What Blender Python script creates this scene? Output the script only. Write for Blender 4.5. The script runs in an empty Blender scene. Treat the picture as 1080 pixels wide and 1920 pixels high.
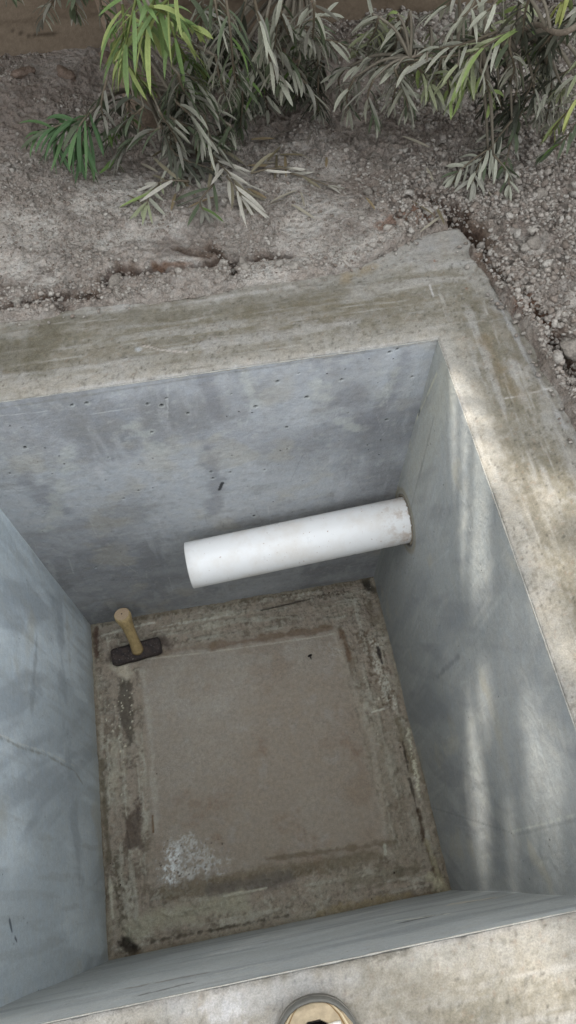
import bpy, math, random
import numpy as np
from mathutils import Vector, Matrix, noise as mn

scene = bpy.context.scene
COL = scene.collection
rng = np.random.default_rng(7)
random.seed(11)

# ------------------------------------------------------------------ camera
CAM = np.array([0.5372, 0.1027, 1.1107]); ROT = (0.4769, 0.0023, -0.1771); FPX = 1344.1
H = 1.2676
SURR = 2.03            # garden wall face
def rotm(a):
    rx, ry, rz = a
    cx, sx, cy, sy, cz, sz = math.cos(rx), math.sin(rx), math.cos(ry), math.sin(ry), math.cos(rz), math.sin(rz)
    X = np.array([[1,0,0],[0,cx,-sx],[0,sx,cx]]); Y = np.array([[cy,0,sy],[0,1,0],[-sy,0,cy]]); Z = np.array([[cz,-sz,0],[sz,cz,0],[0,0,1]])
    return Z @ Y @ X
RM = rotm(ROT)
def at(q, ax, v):
    """photo pixel -> world point on the plane coordinate[ax] == v (survey of the photograph)"""
    c = np.array([(q[0]-540)/FPX, -(q[1]-960)/FPX, -1.0]); d = RM @ c
    return CAM + d*((v-CAM[ax])/d[ax])

# ------------------------------------------------------------------ noise
def _hash(ix, iy, seed):
    h = (ix.astype(np.int64)*374761393 + iy.astype(np.int64)*668265263 + seed*1274126177) & 0xffffffff
    h = ((h ^ (h >> 13))*1274126177) & 0xffffffff
    h = ((h ^ (h >> 16))*2246822519) & 0xffffffff
    return ((h ^ (h >> 15)) & 0xffffff)/float(0xffffff)
def vn(x, y, seed=0):
    ix = np.floor(x); iy = np.floor(y); fx = x-ix; fy = y-iy
    fx = fx*fx*fx*(fx*(fx*6-15)+10); fy = fy*fy*fy*(fy*(fy*6-15)+10)
    a = _hash(ix, iy, seed); b = _hash(ix+1, iy, seed); c = _hash(ix, iy+1, seed); d = _hash(ix+1, iy+1, seed)
    return (a*(1-fx)+b*fx)*(1-fy)+(c*(1-fx)+d*fx)*fy
def fbm(x, y, seed=0, octv=4, gain=.5):
    s = 0; a = 1; t = 0
    for o in range(octv):
        c_, s_ = math.cos(o*1.1+seed), math.sin(o*1.1+seed)
        s = s + a*vn((x*c_-y*s_)+o*7.3, (x*s_+y*c_)-o*3.1, seed*31+o)
        t += a; a *= gain; x = x*2.03; y = y*2.03
    return s/t*2-1
def worley(x, y, seed=0):
    ix = np.floor(x); iy = np.floor(y); f1 = np.full(x.shape, 9.); idv = np.zeros(x.shape); f2 = np.full(x.shape, 9.)
    for dx in (-1, 0, 1):
        for dy in (-1, 0, 1):
            jx = ix+dx; jy = iy+dy
            d = np.hypot(jx+_hash(jx, jy, seed)-x, jy+_hash(jx, jy, seed+57)-y)
            closer = d < f1
            f2 = np.where(closer, f1, np.minimum(f2, d)); idv = np.where(closer, _hash(jx, jy, seed+99), idv); f1 = np.minimum(f1, d)
    return f1, f2, idv
def ss(a, b, x):
    t = np.clip((x-a)/(b-a), 0, 1); return t*t*(3-2*t)
def lin(c):
    c = np.array(c, float)/255; return np.where(c <= .04045, c/12.92, ((c+.055)/1.055)**2.4)
def dist_poly(u, v, pts):
    d = np.full(u.shape, 1e9)
    if len(pts) == 1: return np.hypot(u-pts[0][0], v-pts[0][1])
    for (ax, ay), (bx, by) in zip(pts[:-1], pts[1:]):
        ex, ey = bx-ax, by-ay; L = ex*ex+ey*ey+1e-12
        t = np.clip(((u-ax)*ex+(v-ay)*ey)/L, 0, 1)
        d = np.minimum(d, np.hypot(u-ax-t*ex, v-ay-t*ey))
    return d
def sdf_poly(u, v, pts):
    """>0 inside"""
    P = list(pts)+[pts[0]]; d = dist_poly(u, v, P); ins = np.zeros(u.shape, bool)
    for (ax, ay), (bx, by) in zip(P[:-1], P[1:]):
        if ay == by: continue
        c = ((ay > v) != (by > v)) & (u < (bx-ax)*(v-ay)/(by-ay)+ax); ins ^= c
    return np.where(ins, d, -d)
class Paint:
    """albedo map of one surface in its own metres"""
    def __init__(s, u, v, base, ax, val, iu, iv):
        s.u, s.v, s.ax, s.val, s.iu, s.iv = u, v, ax, val, iu, iv
        s.c = np.ones(u.shape+(3,))*lin(base)
    def P(s, px):
        r = [at(q, s.ax, s.val) for q in px]; return [(p[s.iu], p[s.iv]) for p in r]
    def mix(s, m, col, k=1.0):
        m = np.clip(m*k, 0, 1)[..., None]; s.c = s.c*(1-m)+lin(col)*m
    def mul(s, f): s.c = s.c*f[..., None]
    def stroke(s, px, w, col, k=1., soft=.5, amp=.5, sc=60., seed=3, rough=0., an=(1, 1)):
        d = dist_poly(s.u, s.v, s.P(px))
        n = fbm(s.u*sc*an[0], s.v*sc*an[1], seed, 4, .6)
        m = ss(0, soft, 1-d/w+n*amp)
        if rough: m = m*ss(-rough, rough, fbm(s.u*sc*2.3, s.v*sc*2.3, seed+5, 3, .7))
        s.mix(m, col, k); return m
    def quad(s, px, col, k=1., edge=.01, amp=.01, sc=50., seed=3, rough=0.):
        d = sdf_poly(s.u, s.v, s.P(px))
        m = ss(-edge, edge, d+amp*fbm(s.u*sc, s.v*sc, seed, 4, .6))
        if rough: m = m*ss(-rough, rough, fbm(s.u*sc*2, s.v*sc*2, seed+5, 3, .7))
        s.mix(m, col, k); return m

# ------------------------------------------------------------------ mesh helpers
def link(o, parent=None):
    COL.objects.link(o)
    if parent is not None:
        o.parent = parent
        M = Matrix.Translation(parent.location) @ Matrix.Rotation(parent.rotation_euler.z, 4, 'Z') if parent.parent is None else Matrix()
        o.matrix_parent_inverse = M.inverted()
    return o
def mesh_obj(name, V, F, mat, parent=None, col=None, smooth=True, mats=None):
    V = np.asarray(V, dtype=np.float64).reshape(-1, 3)
    me = bpy.data.meshes.new(name)
    if isinstance(F, np.ndarray):
        n = F.shape[1]; me.vertices.add(len(V)); me.vertices.foreach_set('co', V.ravel())
        me.loops.add(F.size); me.polygons.add(len(F))
        me.loops.foreach_set('vertex_index', F.ravel().astype(np.int32))
        me.polygons.foreach_set('loop_start', np.arange(0, F.size, n, dtype=np.int32))
        me.polygons.foreach_set('loop_total', np.full(len(F), n, dtype=np.int32))
        me.update(calc_edges=True)
    else:
        me.from_pydata([tuple(v) for v in V], [], F); me.update()
    me.validate()
    me.polygons.foreach_set('use_smooth', [smooth]*len(me.polygons))
    if col is not None:
        a = me.color_attributes.new('col', 'FLOAT_COLOR', 'POINT')
        c4 = np.ones((len(V), 4)); c4[:, :3] = np.asarray(col).reshape(-1, 3); a.data.foreach_set('color', c4.ravel())
    me.materials.append(mat)
    o = bpy.data.objects.new(name, me)
    return link(o, parent)
def grid(name, X, Y, Z, mat, parent=None, col=None, keep=None, flip=False):
    n, m = X.shape; idx = np.arange(n*m).reshape(n, m)
    F = np.stack([idx[:-1, :-1], idx[1:, :-1], idx[1:, 1:], idx[:-1, 1:]], -1)
    if flip: F = F[..., ::-1]
    if keep is not None:
        F = F[keep[:-1, :-1] & keep[1:, :-1] & keep[1:, 1:] & keep[:-1, 1:]]
    F = F.reshape(-1, 4)
    V = np.stack([X, Y, Z], -1).reshape(-1, 3); C = None if col is None else col.reshape(-1, 3)
    used = np.zeros(len(V), bool); used[F.ravel()] = True
    mp = np.cumsum(used)-1
    return mesh_obj(name, V[used], mp[F], mat, parent, None if C is None else C[used])
class MB:
    def __init__(s): s.V = []; s.F = []; s.C = []
    def add(s, V, F, c=(1, 1, 1)):
        b = len(s.V); s.V += [tuple(v) for v in V]; s.F += [tuple(i+b for i in f) for f in F]
        c = np.asarray(c, float)
        if c.ndim == 1: s.C += [tuple(c)]*len(V)
        else: s.C += [tuple(k) for k in c]
    def tube(s, pts, rad, n=8, c=(1, 1, 1), cap=True, jit=0., sq=None):
        pts = [Vector(p) for p in pts]; V = []; prev = None
        for i, p in enumerate(pts):
            t = (pts[min(i+1, len(pts)-1)]-pts[max(i-1, 0)]).normalized()
            if prev is None:
                a = Vector((0, 0, 1)) if abs(t.z) < .9 else Vector((1, 0, 0)); x = t.cross(a).normalized()
            else: x = (prev-t*prev.dot(t)).normalized()
            prev = x; y = t.cross(x); r = rad[i] if hasattr(rad, '__len__') else rad
            for k in range(n):
                a = 2*math.pi*k/n; rr = r*(1+jit*mn.noise(p*9+Vector((k*.7, 0, 0))))
                V.append(p+x*(rr*math.cos(a))+y*(rr*math.sin(a)))
        F = [(i*n+k, i*n+(k+1) % n, (i+1)*n+(k+1) % n, (i+1)*n+k) for i in range(len(pts)-1) for k in range(n)]
        if cap: F += [tuple(range(n))[::-1], tuple(range((len(pts)-1)*n, len(pts)*n))]
        s.add(V, F, c)
    def build(s, name, mat, parent=None, smooth=True):
        return mesh_obj(name, s.V, s.F, mat, parent, s.C, smooth)
def empty(name, loc, label, cat, group=None, kind=None):
    o = bpy.data.objects.new(name, None); o.location = loc; COL.objects.link(o); o.empty_display_size = .05
    return tag(o, label, cat, group, kind)
def tag(o, label=None, cat=None, group=None, kind=None):
    if label: o['label'] = label
    if cat: o['category'] = cat
    if group: o['group'] = group
    if kind: o['kind'] = kind
    return o

# ------------------------------------------------------------------ materials
class NT:
    def __init__(s, name):
        s.m = bpy.data.materials.new(name); s.m.use_nodes = True; s.t = s.m.node_tree; s.t.nodes.clear()
        s.out = s.n('ShaderNodeOutputMaterial'); s.b = s.n('ShaderNodeBsdfPrincipled'); s.l(s.b.outputs[0], s.out.inputs[0])
        s.tc = s.n('ShaderNodeTexCoord').outputs['Object']
    def n(s, t, **k):
        x = s.t.nodes.new(t)
        for a, v in k.items(): setattr(x, a, v)
        return x
    def l(s, a, b): s.t.links.new(a, b)
    def noise(s, sc, det=3, rough=.6, vec=None):
        x = s.n('ShaderNodeTexNoise'); x.inputs['Scale'].default_value = sc; x.inputs['Detail'].default_value = det
        x.inputs['Roughness'].default_value = rough; s.l(vec or s.tc, x.inputs['Vector']); return x.outputs['Fac']
    def vor(s, sc, feature='F1', rnd=1.):
        x = s.n('ShaderNodeTexVoronoi', feature=feature); x.inputs['Scale'].default_value = sc; x.inputs['Randomness'].default_value = rnd
        s.l(s.tc, x.inputs['Vector']); return x.outputs['Distance']
    def rng(s, v, a, b, c, d):
        x = s.n('ShaderNodeMapRange'); s.l(v, x.inputs[0])
        for i, k in enumerate((a, b, c, d)): x.inputs[i+1].default_value = k
        return x.outputs[0]
    def math(s, op, a, b):
        x = s.n('ShaderNodeMath', operation=op)
        for i, k in enumerate((a, b)):
            if isinstance(k, (int, float)): x.inputs[i].default_value = k
            else: s.l(k, x.inputs[i])
        return x.outputs[0]
    def mixc(s, f, a, b, mode='MIX'):
        x = s.n('ShaderNodeMix', data_type='RGBA', blend_type=mode)
        for i, k in ((0, f), (6, a), (7, b)):
            if isinstance(k, (int, float)): x.inputs[i].default_value = k
            elif isinstance(k, (tuple, list)): x.inputs[i].default_value = tuple(k)+(1,) if len(k) == 3 else k
            else: s.l(k, x.inputs[i])
        return x.outputs[2]
    def attr(s):
        x = s.n('ShaderNodeAttribute', attribute_name='col'); return x.outputs['Color']
    def gray(s, v):
        x = s.n('ShaderNodeCombineColor'); [s.l(v, x.inputs[i]) for i in range(3)]; return x.outputs[0]
    def bump(s, h, dist, st=1., prev=None):
        x = s.n('ShaderNodeBump'); x.inputs['Distance'].default_value = dist; x.inputs['Strength'].default_value = st
        s.l(h, x.inputs['Height'])
        if prev is not None: s.l(prev, x.inputs['Normal'])
        return x.outputs[0]
    def fin(s, c, rough=.9, nrm=None, spec=.3):
        if isinstance(c, (tuple, list)): s.b.inputs['Base Color'].default_value = tuple(c)+(1,)
        else: s.l(c, s.b.inputs['Base Color'])
        if isinstance(rough, (int, float)): s.b.inputs['Roughness'].default_value = rough
        else: s.l(rough, s.b.inputs['Roughness'])
        s.b.inputs['Specular IOR Level'].default_value = spec
        if nrm is not None: s.l(nrm, s.b.inputs['Normal'])
        return s.m
def concrete(name, grain=.22, bd=.0012, pits=0., rough=.88):
    t = NT(name)
    c = t.attr()
    g = t.rng(t.noise(420, 3, .7), .3, .7, 1-grain, 1+grain); c = t.mixc(1., c, t.gray(g), 'MULTIPLY')
    g = t.rng(t.noise(75, 5, .65), .25, .75, 1-grain*.7, 1+grain*.7); c = t.mixc(1., c, t.gray(g), 'MULTIPLY')
    w = t.mixc(t.noise(30, 4, .6), (1.05, .99, .92), (.96, 1., 1.05)); c = t.mixc(1., c, w, 'MULTIPLY')
    n = t.bump(t.noise(160, 5, .7), bd)
    n = t.bump(t.noise(35, 4, .6), bd*2.5, 1., n)
    if pits:
        x = t.rng(t.vor(38), .03, .09, 0, 1); gate = t.rng(t.noise(9, 2), .52, .56, 0, 1)
        inv = t.math('MULTIPLY', t.math('SUBTRACT', 1., x), gate)
        c = t.mixc(t.math('MULTIPLY', inv, pits), c, (.05, .048, .045))
        n = t.bump(t.math('SUBTRACT', 1., inv), .003, 1., n)
    return t.fin(c, rough, n, .25)
def soil_mat():
    t = NT('dusty_soil'); c = t.attr()
    g = t.rng(t.noise(330, 4, .75), .28, .72, .62, 1.32); c = t.mixc(1., c, t.gray(g), 'MULTIPLY')
    sp = t.math('MULTIPLY', t.rng(t.noise(150, 3, .6), .56, .66, 0, 1), t.rng(t.noise(22, 3, .6), .42, .6, .15, .75)); c = t.mixc(sp, c, (.12, .095, .075))  # dark specks paint the small shadows between soil flakes
    w = t.mixc(t.noise(60, 4, .6), (1.1, .97, .9), (.94, 1.01, 1.06)); c = t.mixc(1., c, w, 'MULTIPLY')
    n = t.bump(t.noise(260, 5, .75), .006)
    n = t.bump(t.noise(90, 4, .7), .010, 1., n)
    n = t.bump(t.vor(75), .006, 1., n)
    return t.fin(c, .97, n, .1)
def attr_mat(name, rough=.7, grain=.15, sc=200, spec=.3, trans=False, bd=.0008):
    t = NT(name); c = t.attr()
    g = t.rng(t.noise(sc, 4, .7), .3, .7, 1-grain, 1+grain); c = t.mixc(1., c, t.gray(g), 'MULTIPLY')
    m = t.fin(c, rough, t.bump(t.noise(sc*.8, 4, .7), bd), spec)
    if trans:
        tr = t.n('ShaderNodeBsdfTranslucent'); t.l(c, tr.inputs[0]); mx = t.n('ShaderNodeMixShader'); mx.inputs[0].default_value = .22
        t.l(t.b.outputs[0], mx.inputs[1]); t.l(tr.outputs[0], mx.inputs[2]); t.l(mx.outputs[0], t.out.inputs[0])
    return m
M_WALL = concrete('troweled_concrete', .14, .0012, .8)
M_RIM = concrete('weathered_mortar', .20, .0022, 0)
M_FLOOR = concrete('dirty_floor_screed', .24, .0026, .0)
M_SOIL = soil_mat()
M_CLOD = attr_mat('soil_clod', .97, .32, 210, .1, False, .0055)
M_LEAF = attr_mat('dusty_leaf', .75, .16, 260, .25, True, .0004)
M_BARK = attr_mat('grey_bark', .9, .3, 120, .1, False, .003)
M_EARTH = attr_mat('mud_render', .95, .14, 90, .1, False, .003)

# ------------------------------------------------------------------ the pit
def tone(c, k, t=(1, 1, 1), con=1.):
    m = c.reshape(-1, 3).mean(0); c = m*(np.clip(c, .01, 9)/m)**con
    return np.clip(c*k*np.array(t), 0, .85)
pit = empty('concrete_pit', (.5, .5, -H), 'square open concrete inspection pit with smooth grey walls and wide mortar rim', 'pit')
def lspace(a, b, st): return np.linspace(a, b, int(round((b-a)/st))+1)

def wall_holes(p, holes, r=.0035, seed=1):
    hh = np.zeros(p.u.shape)
    for k, q in enumerate(holes):
        rr = r*(.45+.75*((k*37) % 10)/10)
        d = dist_poly(p.u, p.v, p.P([q])); m = ss(1.25, .75, d/rr); p.mix(m, (38, 38, 42)); hh -= m*.004
        m2 = ss(.8, 0, np.abs(d/rr-1.5)); p.mix(m2, (160, 162, 166), .3)
    return hh
# back wall (faces -y)
def back_wall():
    U, Vv = np.meshgrid(lspace(0, 1, .003), lspace(-H-.01, -.004, .003), indexing='ij')
    p = Paint(U, Vv, (139, 140, 151), 1, 1.0, 0, 2)
    n1 = fbm(U*3.2, Vv*5, 3, 5); n2 = fbm(U*14, Vv*8, 8, 4); n3 = fbm(U*40, Vv*6, 12, 4); n4 = fbm(U*5+n2*.5, Vv*16, 15, 4)
    p.mix(ss(-.1, .5, n1), (158, 160, 172), .6)
    p.mix(ss(-.05, .45, -n1+.35*n2), (112, 113, 122), .55)
    p.mix(ss(.1, .5, n3)*ss(-.2, .3, n2), (163, 164, 176), .35)
    p.mix(ss(.15, .55, n4), (122, 121, 126), .35)
    p.mix(ss(.25, .6, fbm(U*9, Vv*9, 22, 4)), (150, 145, 142), .35)
    band = ss(.14, 0, np.abs(Vv+.13+.05*n1))*ss(-.3, .3, n2)
    p.mix(band, (112, 110, 114), .4)
    n5 = fbm(U*70, Vv*70, 25, 3); p.mix(ss(.2, .6, n5), (116, 116, 120), .25); p.mix(ss(.2, .6, -n5), (164, 165, 170), .2)
    for px, w in (([(390, 840), (405, 900), (400, 960)], .035), ([(380, 700), (410, 790)], .02), ([(650, 740), (700, 800)], .05), ([(760, 660), (700, 800)], .03),
                  ([(50, 900), (120, 960)], .04)):
        p.stroke(px, w, (112, 112, 122), .5, .9, .8, 22, int(px[0][0]))
    for px, w in (([(585, 722), (600, 745)], .028), ([(640, 790), (670, 805)], .025), ([(740, 700), (715, 760)], .02), ([(250, 800), (300, 850)], .03), ([(130, 850), (90, 990)], .03), ([(460, 700), (480, 760)], .015)):
        p.stroke(px, w, (160, 161, 166), .45, 1., 1.2, 40, int(px[0][0]))
    for k in range(70):    # fine trowel scratches
        a = random.random(); z = -random.random()*1.15; L = random.uniform(.02, .12); sl = random.uniform(-.3, .3)
        d = dist_poly(U, Vv, [(a, z), (a+sl*L, z-L)]) if random.random() < .6 else dist_poly(U, Vv, [(a, z), (a+L, z+sl*L*.5)])
        p.mix(ss(.0022, 0, d), (175, 175, 184) if random.random() < .6 else (110, 110, 118), random.uniform(.15, .4))
    hh = wall_holes(p, [(647, 692), (731, 660), (773, 707), (653, 775), (396, 885), (432, 885), (312, 746), (303, 760), (276, 757), (203, 858), (98, 888), (162, 755),
                        (135, 759), (433, 739), (479, 763), (352, 775), (560, 700), (575, 745), (640, 712), (232, 935), (85, 960), (520, 715), (745, 655)]+[(random.uniform(10, 740), random.uniform(780, 1080)) for _ in range(16)])
    p.stroke([(417, 905), (411, 918)], .006, (50, 50, 55), .9, .5, .3, 80, 4)
    p.stroke([(0, 765), (820, 640)], .004, (100, 98, 96), .35, .8, 1., 60, 9)
    # rust-dark ring round the pipe corner
    Y = 1.0+.0022*fbm(U*4, Vv*4, 31, 3)+.0006*n3-hh*0
    Y = Y+(-hh)
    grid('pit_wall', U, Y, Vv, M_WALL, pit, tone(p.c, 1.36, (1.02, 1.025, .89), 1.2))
back_wall()
PIPE_R = .063; PY = .906; PZ = -.6255
def side_wall(x, sgn, seed):
    U, Vv = np.meshgrid(lspace(-.003, 1.003, .003), lspace(-H-.01, -.004, .003), indexing='ij')
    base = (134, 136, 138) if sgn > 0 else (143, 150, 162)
    p = Paint(U, Vv, base, 0, x, 1, 2)
    n1 = fbm(U*3.2, Vv*2.2, seed, 5); n2 = fbm(U*15, Vv*3, seed+1, 4); n3 = fbm(U*50, Vv*5, seed+2, 4); n4 = fbm(U*8, Vv*8, seed+3, 4)
    # brush streaks that lean with the trowel
    sx = U*14+Vv*5; n5 = fbm(sx, Vv*2.0-U, seed+7, 4)
    if sgn > 0:
        p.mix(ss(-.1, .5, n1), (148, 149, 151), .6); p.mix(ss(0, .5, n5), (112, 114, 118), .5); p.mix(ss(.1, .5, n4-.2), (152, 147, 136), .4)
        p.mix(ss(.1, .5, n3), (160, 160, 160), .2)
        p.mix(ss(.12, 0, np.abs(U-.93))*ss(-.9, -.1, Vv), (150, 148, 138), .4)
        p.mix(ss(.0, .5, n2), (118, 121, 126), .35)
        p.stroke([(960, 1560), (1080, 1528)], .003, (165, 166, 162), .45, .9, 1., 50, 5)
        p.stroke([(960, 1567), (1080, 1537)], .003, (105, 108, 108), .35, .9, 1., 50, 6)
        p.stroke([(700, 1480), (960, 1562)], .003, (100, 102, 104), .35, .8, .6, 50, 6)
        p.stroke([(820, 700), (775, 800), (742, 930)], .004, (170, 166, 150), .5, .8, .6, 40, 7)
        p.stroke([(815, 780), (770, 960)], .006, (105, 105, 108), .4, .9, .7, 40, 8)
        p.stroke([(820, 1270), (860, 1230)], .01, (100, 102, 106), .5, .9, .7, 40, 8)
        p.stroke([(1000, 1600), (1030, 1660)], .03, (160, 152, 132), .2, .9, .9, 40, 18)
        hh = wall_holes(p, [(913, 1155), (785, 775), (800, 745), (900, 1060), (880, 990)], .0028)
        p.stroke([(788, 768), (785, 778)], .004, (50, 60, 70), .7, .5, .3, 80, 4)
        # broken mortar round the pipe
        d = np.hypot(U-PY, Vv-PZ)/PIPE_R
        p.mix(ss(1.25, 1.08, d+.06*n4), (66, 58, 50), .85); p.mix(ss(.25, 0, np.abs(d-1.35+.1*n4)), (120, 112, 96), .6)
        e = -.0008*np.minimum(0, 0)
    else:
        p.mix(ss(-.1, .45, n1), (166, 173, 186), .65); p.mix(ss(-.05, .45, n5), (122, 128, 140), .6); p.mix(ss(.1, .5, n2), (172, 180, 194), .4)
        p.mix(ss(.1, .5, n3), (128, 132, 140), .35); p.mix(ss(.2, .6, n4), (140, 138, 134), .35)
        p.stroke([(0, 1382), (40, 1402), (85, 1415), (140, 1445), (155, 1470)], .004, (104, 102, 96), .5, .9, 1.2, 60, 5)
        p.stroke([(0, 1378), (40, 1396), (85, 1409), (140, 1436)], .003, (172, 172, 172), .35, .9, 1.1, 50, 6)
        p.stroke([(20, 1725), (24, 1745)], .006, (60, 66, 76), .8, .6, .3, 80, 4); p.stroke([(30, 1758), (33, 1764)], .004, (60, 66, 76), .8, .6, .3, 80, 4)
        p.stroke([(110, 1130), (120, 1300), (150, 1640)], .06, (112, 118, 130), .4, 1.2, 1.6, 14, 14)
        p.stroke([(70, 1190), (60, 1330)], .02, (115, 120, 130), .45, .9, .9, 20, 15)
        hh = np.zeros(U.shape)
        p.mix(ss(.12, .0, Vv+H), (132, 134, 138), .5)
    for k in range(60):
        a = random.random(); z = -random.random()*1.15; L = random.uniform(.03, .2); sl = random.uniform(-.25, .35)
        p.mix(ss(.0028, 0, dist_poly(U, Vv, [(a, z), (a-sl*L, z-L)])), (168, 170, 174) if random.random() < .5 else (118, 120, 126), random.uniform(.08, .2))
    X = x+sgn*(.0025*fbm(U*4, Vv*3, seed+4, 3)+.0006*n3-hh)
    keep = None
    if sgn > 0: keep = np.hypot(U-PY, Vv-PZ) > PIPE_R*.93
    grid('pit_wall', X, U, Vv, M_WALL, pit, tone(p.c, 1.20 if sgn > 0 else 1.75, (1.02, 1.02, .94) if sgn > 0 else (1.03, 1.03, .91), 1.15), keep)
side_wall(1.0, 1, 41); side_wall(0.0, -1, 61)
def front_wall():
    U, Vv = np.meshgrid(lspace(0, 1, .004), lspace(-H-.01, -.004, .004), indexing='ij')
    p = Paint(U, Vv, (140, 142, 146), 1, 0.0, 0, 2)
    n1 = fbm(U*3, Vv*4, 71, 5); n2 = fbm(U*5, Vv*20, 72, 4)
    p.mix(ss(-.1, .5, n1), (158, 160, 165), .6); p.mix(ss(.0, .5, n2), (114, 116, 122), .5)
    for px, w, c in (([(245, 1853), (370, 1828)], .022, (92, 84, 74)), ([(270, 1866), (350, 1846)], .012, (70, 66, 62)), ([(420, 1822), (490, 1806)], .015, (176, 176, 172)),
                     ([(775, 1726), (800, 1720)], .03, (52, 48, 46)), ([(740, 1728), (840, 1714)], .012, (176, 174, 166)), ([(850, 1694), (925, 1684)], .03, (168, 160, 150)),
                     ([(880, 1692), (915, 1686)], .012, (82, 74, 66))):
        p.stroke(px, w, c, .6, .9, 1.3, 70, int(px[0][0]))
    p.stroke([(100, 1890), (500, 1800), (1000, 1690)], .05, (120, 122, 128), .4, .9, 1.2, 14, 3, 0, (.3, 3))
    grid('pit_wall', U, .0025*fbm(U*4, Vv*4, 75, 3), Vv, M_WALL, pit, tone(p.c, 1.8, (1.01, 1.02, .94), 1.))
front_wall()

def floor_():
    U, Vv = np.meshgrid(lspace(-.004, 1.004, .003), lspace(-.004, 1.004, .003), indexing='ij')
    p = Paint(U, Vv, (146, 134, 119), 2, -H, 0, 1)
    n1 = fbm(U*3, Vv*3, 81, 5); n2 = fbm(U*12, Vv*12, 82, 5, .6); n3 = fbm(U*40, Vv*40, 83, 4, .65); n4 = fbm(U*100, Vv*100, 84, 3, .7)
    sU = fbm(U*60, Vv*7, 85, 4, .6); sV = fbm(U*7, Vv*60, 86, 4, .6)
    panel = sdf_poly(U, Vv, p.P([(262, 1222), (625, 1178), (728, 1590), (292, 1662)]))
    pm = ss(-.012, .012, panel+.006*n2)
    # border: rough screed
    bd = 1-pm
    streak = np.where(np.minimum(U, 1-U) < np.minimum(Vv, 1-Vv), sU, sV)
    p.mix(bd*ss(-.2, .4, n2+streak*.5), (150, 142, 126), .7)
    p.mix(bd*ss(.0, .35, n3*.7-n2*.5+streak*.4), (96, 86, 72), .6); p.mix(bd*ss(.1, .4, n4*.7+n3*.5-.1), (182, 176, 160), .4); p.mix(bd*ss(.2, .45, -n4*.8+n2*.3), (78, 68, 56), .45); p.mix(pm*ss(.3, .6, n4), (112, 98, 84), .4); p.mix(pm*ss(.25, .6, -n4), (170, 162, 150), .3)
    p.mix(bd*ss(.15, .45, streak+n4*.3), (176, 170, 154), .5)
    p.mix(bd*ss(.2, .5, n1), (124, 113, 96), .4)
    # panel: smooth brown
    p.mix(pm, (146, 136, 123), .7)
    p.mix(pm*ss(-.1, .5, n1+.3*n2), (138, 124, 108), .5)
    p.mix(pm*ss(0, .5, -n1+.4*n2), (158, 150, 138), .5)
    p.mix(pm*ss(.25, .6, fbm(U*26, Vv*22, 88, 4)), (150, 142, 132), .4)
    p.mix(pm*ss(.1, .5, fbm(U*7, Vv*7, 89, 5, .6)), (128, 110, 92), .4)
    S = p.stroke
    for px, w in (([(490, 1395), (485, 1410)], .03), ([(600, 1370), (660, 1400)], .05), ([(330, 1500), (420, 1510)], .035), ([(650, 1390), (680, 1440)], .03), ([(400, 1560), (430, 1600)], .04), ([(540, 1540), (600, 1610)], .05), ([(320, 1520), (380, 1540)], .03)):
        S(px, w, (116, 90, 70), .45, 1.2, 1.6, 30, int(px[0][0]), .9)
    S([(400, 1212), (520, 1192), (620, 1178)], .018, (98, 74, 52), .6, .8, .8, 30, 2); S([(300, 1225), (400, 1208)], .014, (110, 92, 72), .5, .8, .8, 30, 2)
    S([(640, 1185), (655, 1235)], .018, (98, 74, 54), .75, .8, .7, 30, 5)
    S([(255, 1238), (400, 1222), (610, 1192), (626, 1188)], .004, (178, 168, 150), .6, .8, .6, 60, 6)
    S([(625, 1185), (700, 1400), (722, 1560)], .014, (160, 150, 134), .45, .9, .9, 25, 7)
    S([(600, 1210), (625, 1225)], .03, (172, 166, 156), .5, .9, 1., 60, 8, .3)
    S([(268, 1260), (285, 1400), (292, 1560)], .012, (166, 158, 144), .5, .9, .9, 30, 9)
    # back border: parallel ridges
    S([(195, 1172), (400, 1140), (690, 1090)], .008, (78, 68, 54), .7, .8, 1., 40, 10, .4); S([(185, 1195), (240, 1178), (290, 1168)], .006, (190, 184, 168), .8, .7, .9, 70, 11)
    S([(300, 1176), (410, 1158), (430, 1153)], .005, (192, 188, 174), .8, .7, .9, 70, 12, .5); S([(340, 1170), (560, 1135)], .006, (170, 162, 142), .6, .7, .9, 50, 13, .4)
    S([(490, 1145), (580, 1124)], .004, (56, 48, 42), .9, .7, .5, 50, 14); S([(595, 1120), (640, 1110)], .016, (66, 56, 46), .8, .7, 1.2, 80, 15, .2)
    S([(560, 1118), (600, 1108)], .01, (180, 174, 158), .7, .7, 1.2, 80, 15, .2); S([(684, 1092), (700, 1108)], .02, (44, 40, 34), .85, .7, .7, 40, 16)
    S([(180, 1180), (182, 1230)], .014, (72, 52, 44), .85, .7, .7, 40, 17); S([(205, 1200), (215, 1186), (240, 1180)], .012, (182, 176, 160), .7, .7, .9, 60, 18, .4)
    S([(690, 1140), (700, 1160)], .03, (92, 80, 64), .6, .8, .8, 40, 19)
    S([(215, 1232), (300, 1205)], .040, (92, 80, 70), .6, .9, 1.2, 50, 91); S([(300, 1195), (318, 1212)], .02, (84, 74, 68), .6, .9, 1.2, 50, 92)
    # left border
    p.quad([(222, 1275), (246, 1275), (252, 1395), (240, 1398), (222, 1330)], (84, 76, 66), .85, .006, .014, 60, 20)
    S([(200, 1290), (205, 1340)], .03, (96, 88, 76), .7, .8, 1., 50, 21, .5); S([(222, 1250), (240, 1265)], .028, (186, 176, 156), .75, .8, .8, 40, 22)
    p.quad([(238, 1530), (262, 1505), (268, 1590), (232, 1592)], (92, 80, 70), .85, .005, .010, 60, 23); S([(258, 1500), (262, 1530)], .012, (82, 70, 62), .8, .7, 1., 60, 24, .4)
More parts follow.
